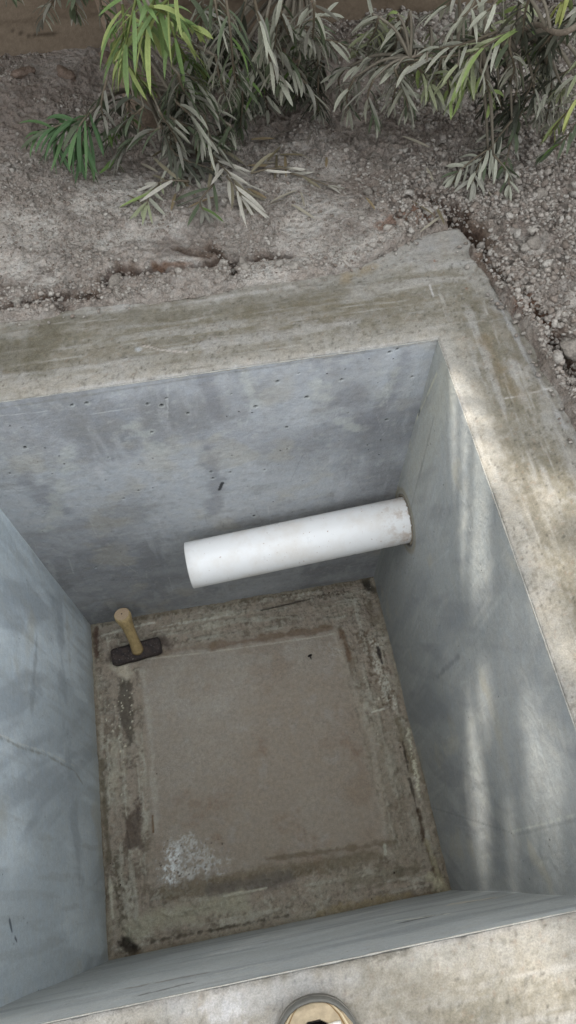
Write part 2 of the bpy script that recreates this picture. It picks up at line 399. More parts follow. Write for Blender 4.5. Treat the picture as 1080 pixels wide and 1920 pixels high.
    S([(236, 1400), (245, 1440)], .012, (88, 78, 68), .7, .8, 1., 60, 25, .3); S([(215, 1390), (218, 1470)], .02, (170, 164, 146), .5, .8, 1., 40, 26)
    S([(286, 1530), (288, 1560)], .004, (98, 72, 44), .9, .7, .4, 50, 27)
    S([(192, 1430), (196, 1500), (206, 1620)], .012, (84, 76, 60), .7, .8, .8, 40, 28); S([(206, 1650), (212, 1720)], .006, (186, 180, 160), .8, .7, .8, 60, 29)
    S([(216, 1600), (224, 1700), (232, 1770)], .012, (70, 62, 46), .7, .9, 1.4, 50, 30, .3); S([(236, 1765), (250, 1782)], .022, (44, 36, 30), .9, .7, 1., 60, 31)
    for k in range(46):
        q = (random.uniform(222, 252), random.uniform(1275, 1400)) if k < 20 else ((random.uniform(186, 250), random.uniform(1290, 1500)) if k < 34 else (random.uniform(680, 760), random.uniform(1190, 1400)))
        S([q], random.uniform(.002, .0045), (206, 198, 176), .9, .5, .3, 200, k)
    # white scaling patch with dark pits
    m = S([(320, 1600), (325, 1650)], .036, (214, 214, 210), .95, .8, 1.1, 70, 32, .3); S([(340, 1590), (400, 1620), (345, 1640)], .045, (190, 188, 182), .65, .9, 1.3, 60, 33, .3)
    for k in range(40):
        S([(random.uniform(300, 420), random.uniform(1570, 1660))], random.uniform(.0015, .0035), (58, 50, 44), .9, .5, .3, 200, k)
    # front border: raised lip band
    p.quad([(300, 1665), (340, 1650), (560, 1615), (700, 1590), (720, 1610), (500, 1660), (300, 1690)], (104, 92, 72), .6, .01, .015, 40, 34)
    S([(395, 1670), (500, 1655), (540, 1645)], .03, (100, 92, 84), .7, .7, .5, 40, 35)
    S([(250, 1745), (330, 1715), (450, 1690)], .04, (162, 156, 134), .6, .8, .7, 30, 36); S([(420, 1680), (500, 1665)], .004, (184, 178, 158), .8, .7, .6, 60, 37)
    S([(285, 1765), (330, 1757), (420, 1740), (540, 1716)], .005, (66, 58, 46), .7, .9, 1.5, 70, 38)
    S([(240, 1795), (400, 1765), (600, 1722), (830, 1672)], .010, (88, 66, 42), .6, .8, .8, 40, 39); S([(600, 1712), (760, 1678)], .016, (132, 116, 84), .6, .8, .9, 40, 40)
    S([(500, 1610), (740, 1580)], .012, (90, 76, 56), .55, .8, 1., 40, 41); S([(660, 1650), (780, 1630)], .03, (102, 94, 76), .5, .8, 1., 40, 42)
    S([(721, 1585), (722, 1602)], .006, (176, 172, 154), .8, .6, .4, 60, 43)
    # right border
    S([(690, 1195), (710, 1260), (730, 1310)], .045, (92, 76, 60), .75, .8, 1.1, 46, 44, .25); S([(700, 1200), (722, 1290), (735, 1320)], .02, (184, 178, 162), .75, .8, 1.3, 70, 45, .2)
    S([(708, 1215), (716, 1245)], .008, (40, 32, 30), .9, .7, .9, 60, 46); S([(697, 1336), (720, 1330)], .004, (192, 186, 170), .9, .6, .4, 60, 47)
    S([(745, 1350), (760, 1400), (775, 1450)], .02, (96, 84, 62), .6, .8, .8, 40, 48)
    S([(765, 1370), (778, 1440), (784, 1490)], .010, (192, 186, 162), .9, .6, .8, 60, 49, .3); S([(755, 1392), (770, 1470), (782, 1520)], .005, (54, 46, 36), .8, .9, 1.3, 60, 50)
    S([(782, 1520), (800, 1590), (815, 1640)], .010, (62, 46, 32), .85, .8, .8, 50, 51); S([(800, 1580), (822, 1640), (835, 1668)], .012, (150, 140, 112), .6, .8, .8, 50, 52)
    S([(805, 1645), (825, 1665)], .02, (164, 156, 130), .7, .8, 1., 60, 53)
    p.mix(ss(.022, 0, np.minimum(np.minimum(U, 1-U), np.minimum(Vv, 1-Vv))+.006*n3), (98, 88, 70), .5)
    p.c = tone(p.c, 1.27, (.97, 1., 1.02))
    # relief
    lip = .006*ss(-.004, .004, -panel+.004*n2)
    Z = -H+.0025*n1+.0012*n2+bd*(.005*n3+.005*streak+.004*n4)+lip*.7+.0006*n3
    dark = .0 + 0
    lum = p.c.mean(-1); Z = Z+bd*.010*(lum-.2)
    Z = Z-.012*ss(.012, 0, dist_poly(U, Vv, p.P([(236, 1765), (250, 1782)])))
    ed = np.minimum(np.minimum(U, 1-U), np.minimum(Vv, 1-Vv)); Z = Z+.010*ss(.02, 0, ed+.012*n2)*ss(-.4, .3, fbm(U*6, Vv*6, 95, 3))
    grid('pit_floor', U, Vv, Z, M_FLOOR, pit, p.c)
floor_()

OUT_PX = [(0, 600), (80, 592), (160, 572), (300, 560), (380, 550), (450, 532), (560, 520), (640, 508), (700, 480), (760, 450), (820, 430), (862, 425), (884, 452), (888, 482), (925, 520), (945, 560), (985, 615), (1012, 650), (1025, 690), (1060, 745), (1080, 792)]
OUT = [tuple(at(q, 2, 0)[:2]) for q in OUT_PX]
OUT = [(-.34, 1.19)]+OUT+[(1.215, .55), (1.23, .1), (1.25, -.62), (-.34, -.62)]
def rim():
    xs = np.concatenate([lspace(-.38, -.03, .01)[:-1], lspace(-.03, 1.3, .0035)])
    ys = np.concatenate([lspace(-.66, -.33, .01)[:-1], lspace(-.33, 1.36, .0035)])
    # snap lines to the inner square
    for arr in (xs, ys):
        for v in (0., 1.): arr[np.argmin(np.abs(arr-v))] = v
    U, Vv = np.meshgrid(xs, ys, indexing='ij')
    p = Paint(U, Vv, (150, 144, 128), 2, 0, 0, 1)
    n1 = fbm(U*3, Vv*3, 101, 5); n2 = fbm(U*14, Vv*14, 102, 5, .6); n3 = fbm(U*45, Vv*45, 103, 4, .65)
    back = (Vv > 1.0) & (Vv-1 > np.abs(U-.5)-.5+.0)
    sB = fbm(U*4, Vv*45, 104, 5, .6); sR = fbm(U*45, Vv*4, 105, 5, .6)
    wr = ss(-.05, .05, (U-1)-(Vv-1)); st = np.where(U > 1, wr*sR+(1-wr)*sB, sB); st = np.where((U < 0), sR, st)
    dout = sdf_poly(U, Vv, OUT)+.010*fbm(U*16, Vv*16, 106, 4)+.004*fbm(U*60, Vv*60, 107, 3)
    din = np.maximum(np.maximum(U-1, -U), np.maximum(Vv-1, -Vv))   # distance from inner edge
    mid = ss(.10, .0, np.abs(din-.115))   # darker brown outer-middle band
    fr = ss(.05, -.05, Vv)
    p.mix(mid*ss(-.5, .3, st+n2*.5)*(1-.6*fr), (110, 102, 80), .75)
    p.mix(ss(.1, .5, n1), (166, 160, 144), .5); p.mix(ss(.1, .55, -n1+.3*n2), (112, 105, 84), .5)
    p.mix(ss(.05, .4, st), (176, 172, 160), .6); p.mix(ss(.05, .4, -st+.2*n3), (112, 105, 86), .6)
    p.mix(ss(.15, .5, n2+.3*n3), (172, 168, 158), .4)
    p.mix(ss(.055, .01, din+.02*n1+.006*n2), (172, 166, 150), .65)
    p.mix(ss(.008, .002, dout)*ss(-.3, .3, n3), (112, 96, 82), .7)
    p.mix(ss(.035, .015, np.abs(dout-.03)+.01*n2), (166, 162, 150), .45)
    g1 = fbm(U*120, Vv*120, 108, 3, .7); p.mix(ss(.15, .5, g1)*.6, (180, 176, 164), .4); p.mix(ss(.2, .5, -g1), (96, 90, 74), .4); f1, f2, iv = worley(U*90, Vv*90, 109); p.mix(ss(.3, .15, f1)*(iv > .82), (140, 112, 88), .25); p.mix(ss(.28, .12, f1)*(iv < .14), (66, 60, 50), .6)
    S = p.stroke
    S([(0, 500+100), (300, 575), (560, 535)], .006, (186, 182, 170), .5, .8, 1., 50, 1)
    S([(0, 662), (60, 660), (100, 610)], .06, (96, 90, 70), .6, .9, .8, 18, 2); S([(0, 620), (300, 590), (640, 550)], .035, (104, 96, 74), .5, .9, 1., 20, 3)
    S([(500, 600), (760, 560)], .05, (118, 108, 84), .45, .9, 1., 18, 4); S([(260, 655)], .010, (190, 194, 190), .8, .7, .6, 40, 5); S([(268, 648), (300, 656), (350, 661)], .0022, (196, 186, 172), .8, .7, .4, 40, 6)
    S([(946, 745), (990, 738), (1035, 726)], .0022, (206, 200, 186), .9, .7, .5, 60, 7); S([(806, 535), (812, 555)], .002, (200, 196, 186), .8, .7, .4, 60, 8)
    S([(900, 560), (950, 620), (1010, 720)], .03, (108, 98, 76), .55, .9, 1., 24, 9); S([(910, 640), (970, 740)], .022, (128, 112, 84), .45, .9, 1., 24, 10)
    S([(840, 640), (880, 740), (940, 850)], .02, (176, 172, 158), .5, .9, 1., 24, 11); S([(930, 560), (1000, 690), (1060, 800)], .007, (178, 176, 168), .6, .9, 1., 40, 12)
    S([(800, 470), (850, 450)], .06, (160, 156, 146), .6, .9, .8, 20, 13); S([(815, 490)], .004, (132, 82, 56), .8, .7, .4, 60, 14); S([(875, 540)], .004, (132, 82, 56), .6, .7, .4, 60, 15)
    S([(700, 500), (650, 520)], .02, (142, 122, 84), .45, .9, 1., 30, 16)
    S([(340, 1900), (450, 1880), (620, 1850)], .035, (184, 182, 174), .5, .9, 1.2, 22, 17); S([(700, 1860), (800, 1850)], .04, (128, 122, 106), .5, .9, 1.2, 22, 18)
    S([(380, 1912), (440, 1890)], .02, (200, 198, 192), .5, .8, 1.2, 40, 19, .3)
    S([(840, 700), (846, 725)], .005, (110, 80, 66), .7, .8, .8, 60, 20)
    p.mix(ss(.008, .003, din)*ss(-.3, .4, st), (196, 192, 182), .4)
    for k in range(120):
        a = random.uniform(-.1, 1.2); b = random.uniform(1.01, 1.2); L = random.uniform(.03, .16)
        if random.random() < .5: P_ = [(a, b), (a+L, b+random.uniform(-.01, .01))]
        else: a2 = random.uniform(1.01, 1.2); b2 = random.uniform(.3, 1.1); P_ = [(a2, b2), (a2+random.uniform(-.01, .01), b2+L)]
        m = ss(.0024, 0, dist_poly(U, Vv, P_)); p.mix(m, (190, 186, 172) if random.random() < .5 else (104, 96, 78), random.uniform(.12, .45))
    Z = .003*n1+.0018*n2+.0012*st*1.2+.0006*n3
    Z = Z*ss(0, .03, din)
    chip = np.clip(fbm(U*26, Vv*26, 111, 4, .65)-.05, 0, 1); Z = Z-(.0012+.012*chip)*ss(.010, .002, din)-.0060*(din < 1e-6)-.045*ss(.004, -.010, dout)
    keep = (din >= -1e-6) & (dout > -.012)
    # roll the arris a hair over the wall faces and send a skirt down behind them
    grid('pit_rim', U, Vv, Z, M_RIM, pit, tone(p.c, .70, (1.0, 1.0, 1.06)), keep)
    # thin burr of mortar left standing along the inner arris
    mb = MB()
    for side in range(4):
        pts = []; rad = []; N = 180
        for i in range(N+1):
            t = i/N; w = .0016*mn.noise(Vector((t*22, side*5, 0)))
            o = -.0004+w*.5
            q = {0: (t, 1-abs(o)*0+o*.5, 0), 1: (1+o*.5, t, 0), 2: (t, -o*.5, 0), 3: (-o*.5, t, 0)}[side]
            pts.append((q[0], q[1], -.0055+.0006*mn.noise(Vector((t*60, side, 3))))); rad.append(.0009+.0012*max(0, mn.noise(Vector((t*34, side*3, 9)))+.1))
        mb.tube(pts, rad, 6, lin((158, 155, 146)))
    mb.build('mortar_burr', M_RIM, pit)
rim()

# ------------------------------------------------------------------ pipe
def pipe():
    root = empty('drain_pipe', (.7, PY, PZ), 'white plastic drain pipe sticking out of the right pit wall', 'pipe')
    t = NT('white_pvc'); 
    g = t.rng(t.noise(14, 5, .65), .45, .72, 0, .5); c = t.mixc(g, (.78, .765, .735), (.62, .55, .46))
    sp = t.rng(t.noise(120, 2, .5), .70, .78, 0, .8); c = t.mixc(sp, c, (.34, .2, .12))
    vx = t.n('ShaderNodeSeparateXYZ'); t.l(t.tc, vx.inputs[0])
    e = t.math('MULTIPLY', t.rng(vx.outputs[0], .90, 1.0, 0, 1), t.rng(t.noise(34, 4, .7), .45, .62, 0, .75)); c = t.mixc(e, c, (.42, .30, .2))
    mat = t.fin(c, t.rng(t.noise(30, 4), .3, .7, .26, .42), t.bump(t.noise(12, 3), .0008), .5)
    x0, x1 = .405, 1.07; n = 72; V = []; F = []; wob = lambda x: .0
    xs = [x0, x0+.0006]+[x0+.0006+(x1-x0)*i/30 for i in range(1, 31)]
    rings = [(x0+.0006, PIPE_R-.0042)]+[(x0, PIPE_R-.0036), (x0, PIPE_R-.0007), (x0+.0007, PIPE_R)]+[(x0+(x1-x0)*i/24, PIPE_R) for i in range(1, 25)]
    rings = [(x1, PIPE_R-.0042)]+rings
    # very slight fall of the pipe towards its mouth
    Lp = at((356, 1060), 1, .892); ax_ = Vector((1-Lp[0], PY-Lp[1], PZ-Lp[2])).normalized(); e1 = Vector((0, 1, 0)); e1 = (e1-ax_*e1.dot(ax_)).normalized(); e2 = ax_.cross(e1)
    for x, r in rings:
        cpt = Vector((1, PY, PZ))+ax_*((x-1)*1.0)
        for k in range(n):
            a = 2*math.pi*k/n; V.append(cpt+e1*(r*math.cos(a))+e2*(r*math.sin(a)))
    for i in range(len(rings)-1):
        for k in range(n): F.append((i*n+k, i*n+(k+1) % n, (i+1)*n+(k+1) % n, (i+1)*n+k))
    mesh_obj('pipe_tube', V, F, mat, root)
    # ragged mortar lip round the pipe, a part of the pit
    mb = MB(); pts = []; rad = []
    for i in range(61):
        a = math.radians(-60+i*4.2)
        r = PIPE_R+.006+.004*mn.noise(Vector((i*.35, 0, 4)))
        pts.append((1.0+.0+.002*mn.noise(Vector((i*.3, 5, 0))), PY+r*math.cos(a), PZ+r*math.sin(a))); rad.append(.0035+.004*abs(mn.noise(Vector((i*.4, 2, 1)))))
    mb.tube(pts, rad, 7, lin((120, 112, 98)), True, .4); mb.build('mortar_collar', M_FLOOR, pit)
    # dark throat of the pipe inside the wall
pipe()

def grit():
    N = 420; X = rng.random(N); Y = rng.random(N); e = np.minimum(np.minimum(X, 1-X), np.minimum(Y, 1-Y)); k = (e > .006) & (rng.random(N) < np.exp(-e/.05)*.9+.04); X, Y = X[k], Y[k]
    V0 = np.array([(1, 0, 0), (-1, 0, 0), (0, 1, 0), (0, -1, 0), (0, 0, .8), (0, 0, -.6)]); F0 = np.array([(0, 2, 4), (2, 1, 4), (1, 3, 4), (3, 0, 4), (2, 0, 5), (1, 2, 5), (3, 1, 5), (0, 3, 5)])
    VV = []; FF = []; CC = []
    for i in range(len(X)):
        r = .0010+.0028*rng.random()**3; a = rng.random()*6.28; c, s_ = math.cos(a), math.sin(a); v = V0*(1+.5*(rng.random((6, 1))-.5))*r; v = np.stack([v[:, 0]*c-v[:, 1]*s_, v[:, 0]*s_+v[:, 1]*c, v[:, 2]], -1)
        VV.append(v+np.array([X[i], Y[i], -H+.007+r*.5])); FF.append(F0+i*6); CC.append(np.tile(lin(random.choice([(150, 140, 122), (96, 84, 70), (186, 178, 160), (70, 60, 52)])), (6, 1)))
    tag(mesh_obj('floor_grit', np.concatenate(VV), np.concatenate(FF), M_CLOD, None, np.concatenate(CC), False), 'loose grit and crumbs lying on the pit floor along its edges', 'grit', None, 'stuff')
grit()

# ------------------------------------------------------------------ hammer
def hammer():
    base = np.array([.152, .872, -H+.004])
    root = empty('hammer', tuple(base), 'short wooden-handled sledge hammer standing on its rusty head in the pit corner', 'hammer')
    t = NT('rusty_steel'); n = t.noise(60, 5, .7); c = t.mixc(t.rng(n, .35, .65, 0, 1), (.035, .030, .030), (.085, .062, .052)); c = t.mixc(t.rng(t.noise(170, 3), .62, .72, 0, 1), c, (.30, .27, .24))
    ms = t.fin(c, .75, t.bump(n, .004), .4); t.b.inputs['Metallic'].default_value = .25
    t = NT('handle_wood'); mp = t.n('ShaderNodeMapping'); mp.inputs['Scale'].default_value = (1, 1, .12); t.l(t.tc, mp.inputs[0])
    g = t.noise(190, 4, .6, mp.outputs[0]); c = t.mixc(t.rng(g, .35, .7, 0, 1), (.54, .40, .20), (.38, .27, .12)); c = t.mixc(t.rng(t.noise(45, 4, .7), .55, .7, 0, .6), c, (.23, .18, .12))
    mw = t.fin(c, .6, t.bump(g, .0006), .3)
    t = NT('end_grain'); g = t.vor(1); c = t.mixc(t.rng(t.noise(200, 4, .7), .3, .7, 0, 1), (.60, .45, .30), (.46, .33, .21)); me_ = t.fin(c, .8, None, .2)
    # head: long octagonal block, ends chamfered
    ang = math.radians(6); ca, sa = math.cos(ang), math.sin(ang); L = .083; w = .029; h = .034
    prof = lambda sx, sc, sh: [(sx, y*w*sc, h/2+z*h/2*sh) for y, z in ((-1, -.62), (-.72, -1), (.72, -1), (1, -.62), (1, .62), (.72, 1), (-.72, 1), (-1, .62))]
    V = []; secs = [(-L, .80, .80), (-L+.006, .94, .94), (-L+.02, 1, 1), (-.03, .97, .98), (0, 1.04, 1), (.03, .97, .98), (L-.02, 1, 1), (L-.006, .94, .94), (L, .8, .8)]
    for s in secs:
        for q in prof(*s):
            q = (q[0]+.0012*mn.noise(Vector(q)*60), q[1]+.0012*mn.noise(Vector(q)*50+Vector((3, 0, 0))), q[2])
            V.append((base[0]+q[0]*ca-q[1]*sa, base[1]+q[0]*sa+q[1]*ca, base[2]+q[2]))
    F = [(i*8+k, i*8+(k+1) % 8, i*8+8+(k+1) % 8, i*8+8+k) for i in range(len(secs)-1) for k in range(8)]+[tuple(range(8))[::-1], tuple(range(len(V)-8, len(V)))]
    mesh_obj('hammer_head', V, F, ms, root, None, False)
    b = base+np.array([.006, .0, .030]); top = np.array([.1485, .936, -1.045]); mb = MB(); N = 16; pts = []; rad = []
    for i in range(N+1):
        s = i/N; q = b*(1-s)+top*s; q = q+np.array([.002*math.sin(s*3), 0, 0]); pts.append(q)
        rad.append(.0205-.0035*math.sin(min(1, s/.75)*math.pi)**1+(.0065*ss(.72, .97, np.array(s))))
    rad[-1] -= .0016
    mb.tube(pts, rad, 20, (1, 1, 1), True); mb.build('handle', mw, root)
    # pale end grain disc with a pith dot
    d = Vector(top-b).normalized(); o = Vector(top)+d*.0006; x = d.cross(Vector((0, 1, 0))).normalized(); y = d.cross(x)
    V = [o+d*.0006]+[o+(x*math.cos(a)+y*math.sin(a))*(rad[-1]*.93) for a in [k*math.pi/12 for k in range(24)]]
    F = [(0, 1+k, 1+(k+1) % 24) for k in range(24)]
    e = mesh_obj('handle_end', V, F, me_, root)
    pm = NT('pith').fin((.06, .04, .03), .9)
    V = [o+d*.0012+(x*math.cos(a)+y*math.sin(a))*.0026 for a in [k*math.pi/5 for k in range(10)]]
    mesh_obj('pith_dot', V, [tuple(range(10))], pm, e)
hammer()

# ------------------------------------------------------------------ shoe on the front rim
def shoe():
    tip = at((590, 1866), 2, .02); tip = tip-np.array([0, .010, 0]); c0 = np.array([.5395, tip[1]+.007, .0])
    root = empty('shoe', (c0[0], c0[1]-.13, .002), 'worn tan shoe with grey rubber toe and white laces at the front rim', 'shoe')
    A = attr_mat('tan_suede', .9, .14, 160, .15, False, .0012); R_ = attr_mat('grey_rubber', .8, .12, 120, .3, False, .0008); D = attr_mat('dark_lining', .95, .1, 120, .1); Wt = attr_mat('cotton_lace', .9, .1, 300, .2)
    Lg = .27
    def width(t):   # half width along length, t=0 toe .. 1 heel
        pts = [(0, .0), (.006, .0135), (.015, .0215), (.035, .0310), (.07, .0405), (.12, .0480), (.20, .0510), (.28, .0505), (.4, .047), (.55, .040), (.75, .0375), (.9, .034), (.97, .022), (1, .0)]
        for (a, u), (b, v) in zip(pts[:-1], pts[1:]):
            if t <= b: return u+(v-u)*(t-a)/(b-a)
        return 0
    def top(t):
        pts = [(0, .022), (.03, .032), (.1, .042), (.2, .050), (.3, .066), (.45, .085), (.6, .098), (.8, .098), (.95, .100), (1, .09)]
        for (a, u), (b, v) in zip(pts[:-1], pts[1:]):
            if t <= b: return u+(v-u)*(t-a)/(b-a)
        return .07
    def P(t, k, grow=0., zz=None):
        """t along, k in -1..1 across"""
        x = k*(width(t)+grow); return (c0[0]+x, c0[1]+grow*.9*(1-t*2)-t*Lg, zz)
    # sole
    ts = [0, .004, .012, .03, .05, .08, .12, .18, .25, .33, .42, .5, .6, .7, .8, .88, .94, .98, 1]
    mb = MB()
    ring = [P(t, 1, .0035)[:2] for t in ts]+[P(t, -1, .0035)[:2] for t in ts[::-1]]
    V = [(x, y, z) for z in (.002, .004, .018, .020) for x, y in ring]; n = len(ring)
    cx = c0[0]; 
    V = []
    for z, g in ((.002, -.002), (.005, .0005), (.017, .001), (.021, -.001)):
        for x, y in ring: V.append((cx+(x-cx)*(1+g*4), y+(0.0), z))
    F = [(i*n+k, i*n+(k+1) % n, i*n+n+(k+1) % n, i*n+n+k) for i in range(3) for k in range(n)]+[tuple(range(n))[::-1], tuple(range(3*n, 4*n))]
    mb.add(V, F, lin((104, 100, 92))); mb.build('sole', R_, root, False)
    # upper: rows along, arc across, opening left at the throat
    nt, na = 150, 76; V = []; C = []; idx = {}
    def up(t, a, lift=0.):
        th = a*math.pi  # 0..pi from +x to -x
        w = width(t)+lift; hgt = top(t)-.018+lift
        sx = math.copysign(abs(math.cos(th))**.75, math.cos(th)); sz = math.sin(th)**.8 if math.sin(th) > 0 else 0
        return (c0[0]+w*sx, c0[1]-.001+lift*.8*(1-t)-t*Lg, .018+hgt*sz)
    F = []
    tt = [(i/nt)**1.35 for i in range(nt+1)]
    for i, t in enumerate(tt):
        for j in range(na+1):
            a = j/na; q = up(t, a); V.append(q)
            k = abs(a-.5)*2
            c = lin((176, 162, 138))*(1+.08*mn.noise(Vector(q)*60))
            if t < .2 and .0 <= k: c = lin((166, 150, 124))*(1+.15*mn.noise(Vector(q)*90))
            if .48 < k < .53 or .66 < k < .69: c = lin((118, 92, 58))
            if .58 < k < .61: c = lin((214, 196, 160))
            C.append(c)
    def hole(t, a):  # throat of the shoe
        k = abs(a-.5)*2; 
        if t < .07: return False
        if t < .50: return k < .28*min(1, (t-.07)/.045)**.5
        return k < .60
    for i in range(nt):
        for j in range(na):
            if not hole((tt[i]+tt[i+1])/2, (j+.5)/na): F.append((i*(na+1)+j, i*(na+1)+j+1, (i+1)*(na+1)+j+1, (i+1)*(na+1)+j))
    u = mesh_obj('upper', V, F, A, root, C)
    md = u.modifiers.new('thick', 'SOLIDIFY'); md.thickness = .0025; md.offset = -1
    # tongue inside
    V = []; F = []
    for i in range(25):
        t = .060+.54*i/24
        for j in range(9):
            a = .5+(j/8-.5)*.42; q = up(t, a, -.009); V.append((q[0], q[1], q[2]))
    F = [(i*9+j, i*9+j+1, i*9+10+j, i*9+9+j) for i in range(24) for j in range(8)]
    mesh_obj('tongue', V, F, D, root, np.tile(lin((22, 19, 18)), (len(V), 1)))
    # sock and ankle opening lining
    V = []; F = []
    for i in range(12):
        t = .5+.48*i/11
        for j in range(9):
            a = .5+(j/8-.5)*.66; q = up(t, a, -.010); V.append((q[0], q[1], q[2]-.012))
    F = [(i*9+j, i*9+j+1, i*9+10+j, i*9+9+j) for i in range(11) for j in range(8)]
    mesh_obj('lining', V, F, D, root, np.tile(lin((60, 52, 46)), (len(V), 1)))
    # toe bumper
    V = []; F = []; nb = 40
    for i in range(nb+1):
        a = -1+2*i/nb; t = .17*abs(a)**1.6
        s = 1 if a > 0 else -1
        wx = (width(t))*s if t > 0 else 0
        fade = 1-abs(a)**4
        for z, g in ((.006, .0010), (.014, .0018), (.021, .0012), (.026*fade+.018*(1-fade), -.0008), (.028*fade+.017*(1-fade), -.003)):
            nx = (abs(a)**.6)*s; ny = (1-abs(a))**.6
            V.append((c0[0]+wx+nx*g, c0[1]-t*Lg+ny*g, z))
    F = [(i*5+k, i*5+5+k, i*5+6+k, i*5+1+k) for i in range(nb) for k in range(4)]
    o = mesh_obj('toe_bumper', V, F, R_, root, np.tile(lin((92, 90, 84)), (len(V), 1)))
    md = o.modifiers.new('thick', 'SOLIDIFY'); md.thickness = .002
    # laces
    mb = MB()
    for r_ in range(6):
        t = .108+.05*r_
        for s in (-1, 1):
            pts = []
            for i in range(9):
                f = i/8; k = (-.36+.72*f)*s; a = .5+k/2; q = up(t+.028*f, a, .0028+.003*math.sin(f*math.pi)); pts.append(q)
            mb.tube(pts, .0036, 7, lin((222, 216, 204)), True, .15)
    mb.build('laces', Wt, root)
shoe()

# ------------------------------------------------------------------ ground
CREV = [([(300, 520), (345, 512), (395, 505), (440, 495), (500, 488), (540, 487)], .011, .024), ([(200, 530), (225, 512), (270, 522), (300, 512)], .016, .022), ([(395, 470), (430, 500), (440, 520)], .010, .02),
        ([(0, 590), (60, 575), (110, 560), (180, 555)], .012, .02), ([(790, 378), (830, 400), (862, 430), (890, 440), (905, 470)], .020, .04),
        ([(840, 395), (870, 410)], .018, .03), ([(905, 490), (940, 530), (970, 565), (1010, 605), (1045, 650)], .012, .018), ([(1040, 640), (1060, 690), (1080, 720)], .022, .035),
        ([(330, 470), (395, 490)], .008, .012), ([(110, 575), (140, 600)], .01, .02)]
SMOOTH = [((590, 350), (640, 400), .09), ((560, 440), (580, 440), .05), ((20, 440), (60, 440), .07), ((290, 430), (340, 480), .06), ((80, 520), (0, 510), .05), ((985, 465), (1000, 470), .03), ((1030, 560), (1060, 560), .05), ((640, 480), (720, 440), .05), ((200, 460), (260, 440), .03)]
def w2(px): return [tuple(at(q, 2, 0)[:2]) for q in px]
CREVW = [(w2(a), w, d) for a, w, d in CREV]; SMW = [(w2([a, b]), r) for a, b, r in SMOOTH]
def soil_fields(X, Y):
    n1 = fbm(X*1.3, Y*1.3, 201, 4); n2 = fbm(X*7, Y*7, 202, 4); n3 = fbm(X*24, Y*24, 203, 4, .6); n4 = fbm(X*80, Y*80, 204, 3, .65)
    sm = np.zeros(X.shape)
    for P_, r in SMW: sm = np.maximum(sm, ss(1.15, .6, dist_poly(X, Y, P_)/r+.35*n2+.15*n3))
    sm = np.maximum(sm, ss(.16, .36, n2+.25*n1)*.9)
    right = ss(.75, 1.1, X+.15*n2)*ss(.0, .3, X-.2)
    crumb = np.clip(1-sm, 0, 1)*(.45+.55*right)
    cr = np.zeros(X.shape); crm = np.zeros(X.shape)
    for P_, w, d in CREVW:
        m = ss(1.3, .2, dist_poly(X, Y, P_)/w+.45*n3+.25*n4); cr = np.maximum(cr, m*d); crm = np.maximum(crm, ss(2.3, .7, dist_poly(X, Y, P_)/w+.6*n3))
    return n1, n2, n3, n4, sm, crumb, cr, crm
def soil_height(X, Y):
    n1, n2, n3, n4, sm, crumb, cr, crm = soil_fields(X, Y)
    z = .004+.010*n1*ss(0, .4, np.abs(Y-1.2)+np.abs(X)*.0)+.010*n2+.004*n3*(1-.5*sm)+.002*n4*(1-.75*sm)
    f1, f2, idv = worley(X*55+n3, Y*55, 211); z += crumb*.013*np.clip(1-f1*1.15, 0, 1)**.6*(idv > .25)
    f1, f2, idv = worley(X*110, Y*110+n3, 213); z += crumb*.006*np.clip(1-f1*1.2, 0, 1)**.7
    plate = ss(.0, .12, fbm(X*11, Y*11, 217, 4, .6)); z += .011*plate*(1-.5*sm)      # broken crust with crisp steps
    z -= cr*(1+.5*n3+.4*n4); z += .004*fbm(X*60, Y*60, 219, 3, .7)*(1-.7*sm); z += .03*ss(1.55, 2.0, Y)*ss(-.6, .4, n2+.6)
    d = sdf_poly(X, Y, OUT)
    z += .010*ss(-.07, -.02, d)*ss(-.2, .4, n2)      # spoil heaped a little along the collar
    z = np.where(d > -.02, z-.16*ss(.0, .04, d), z)
    return z
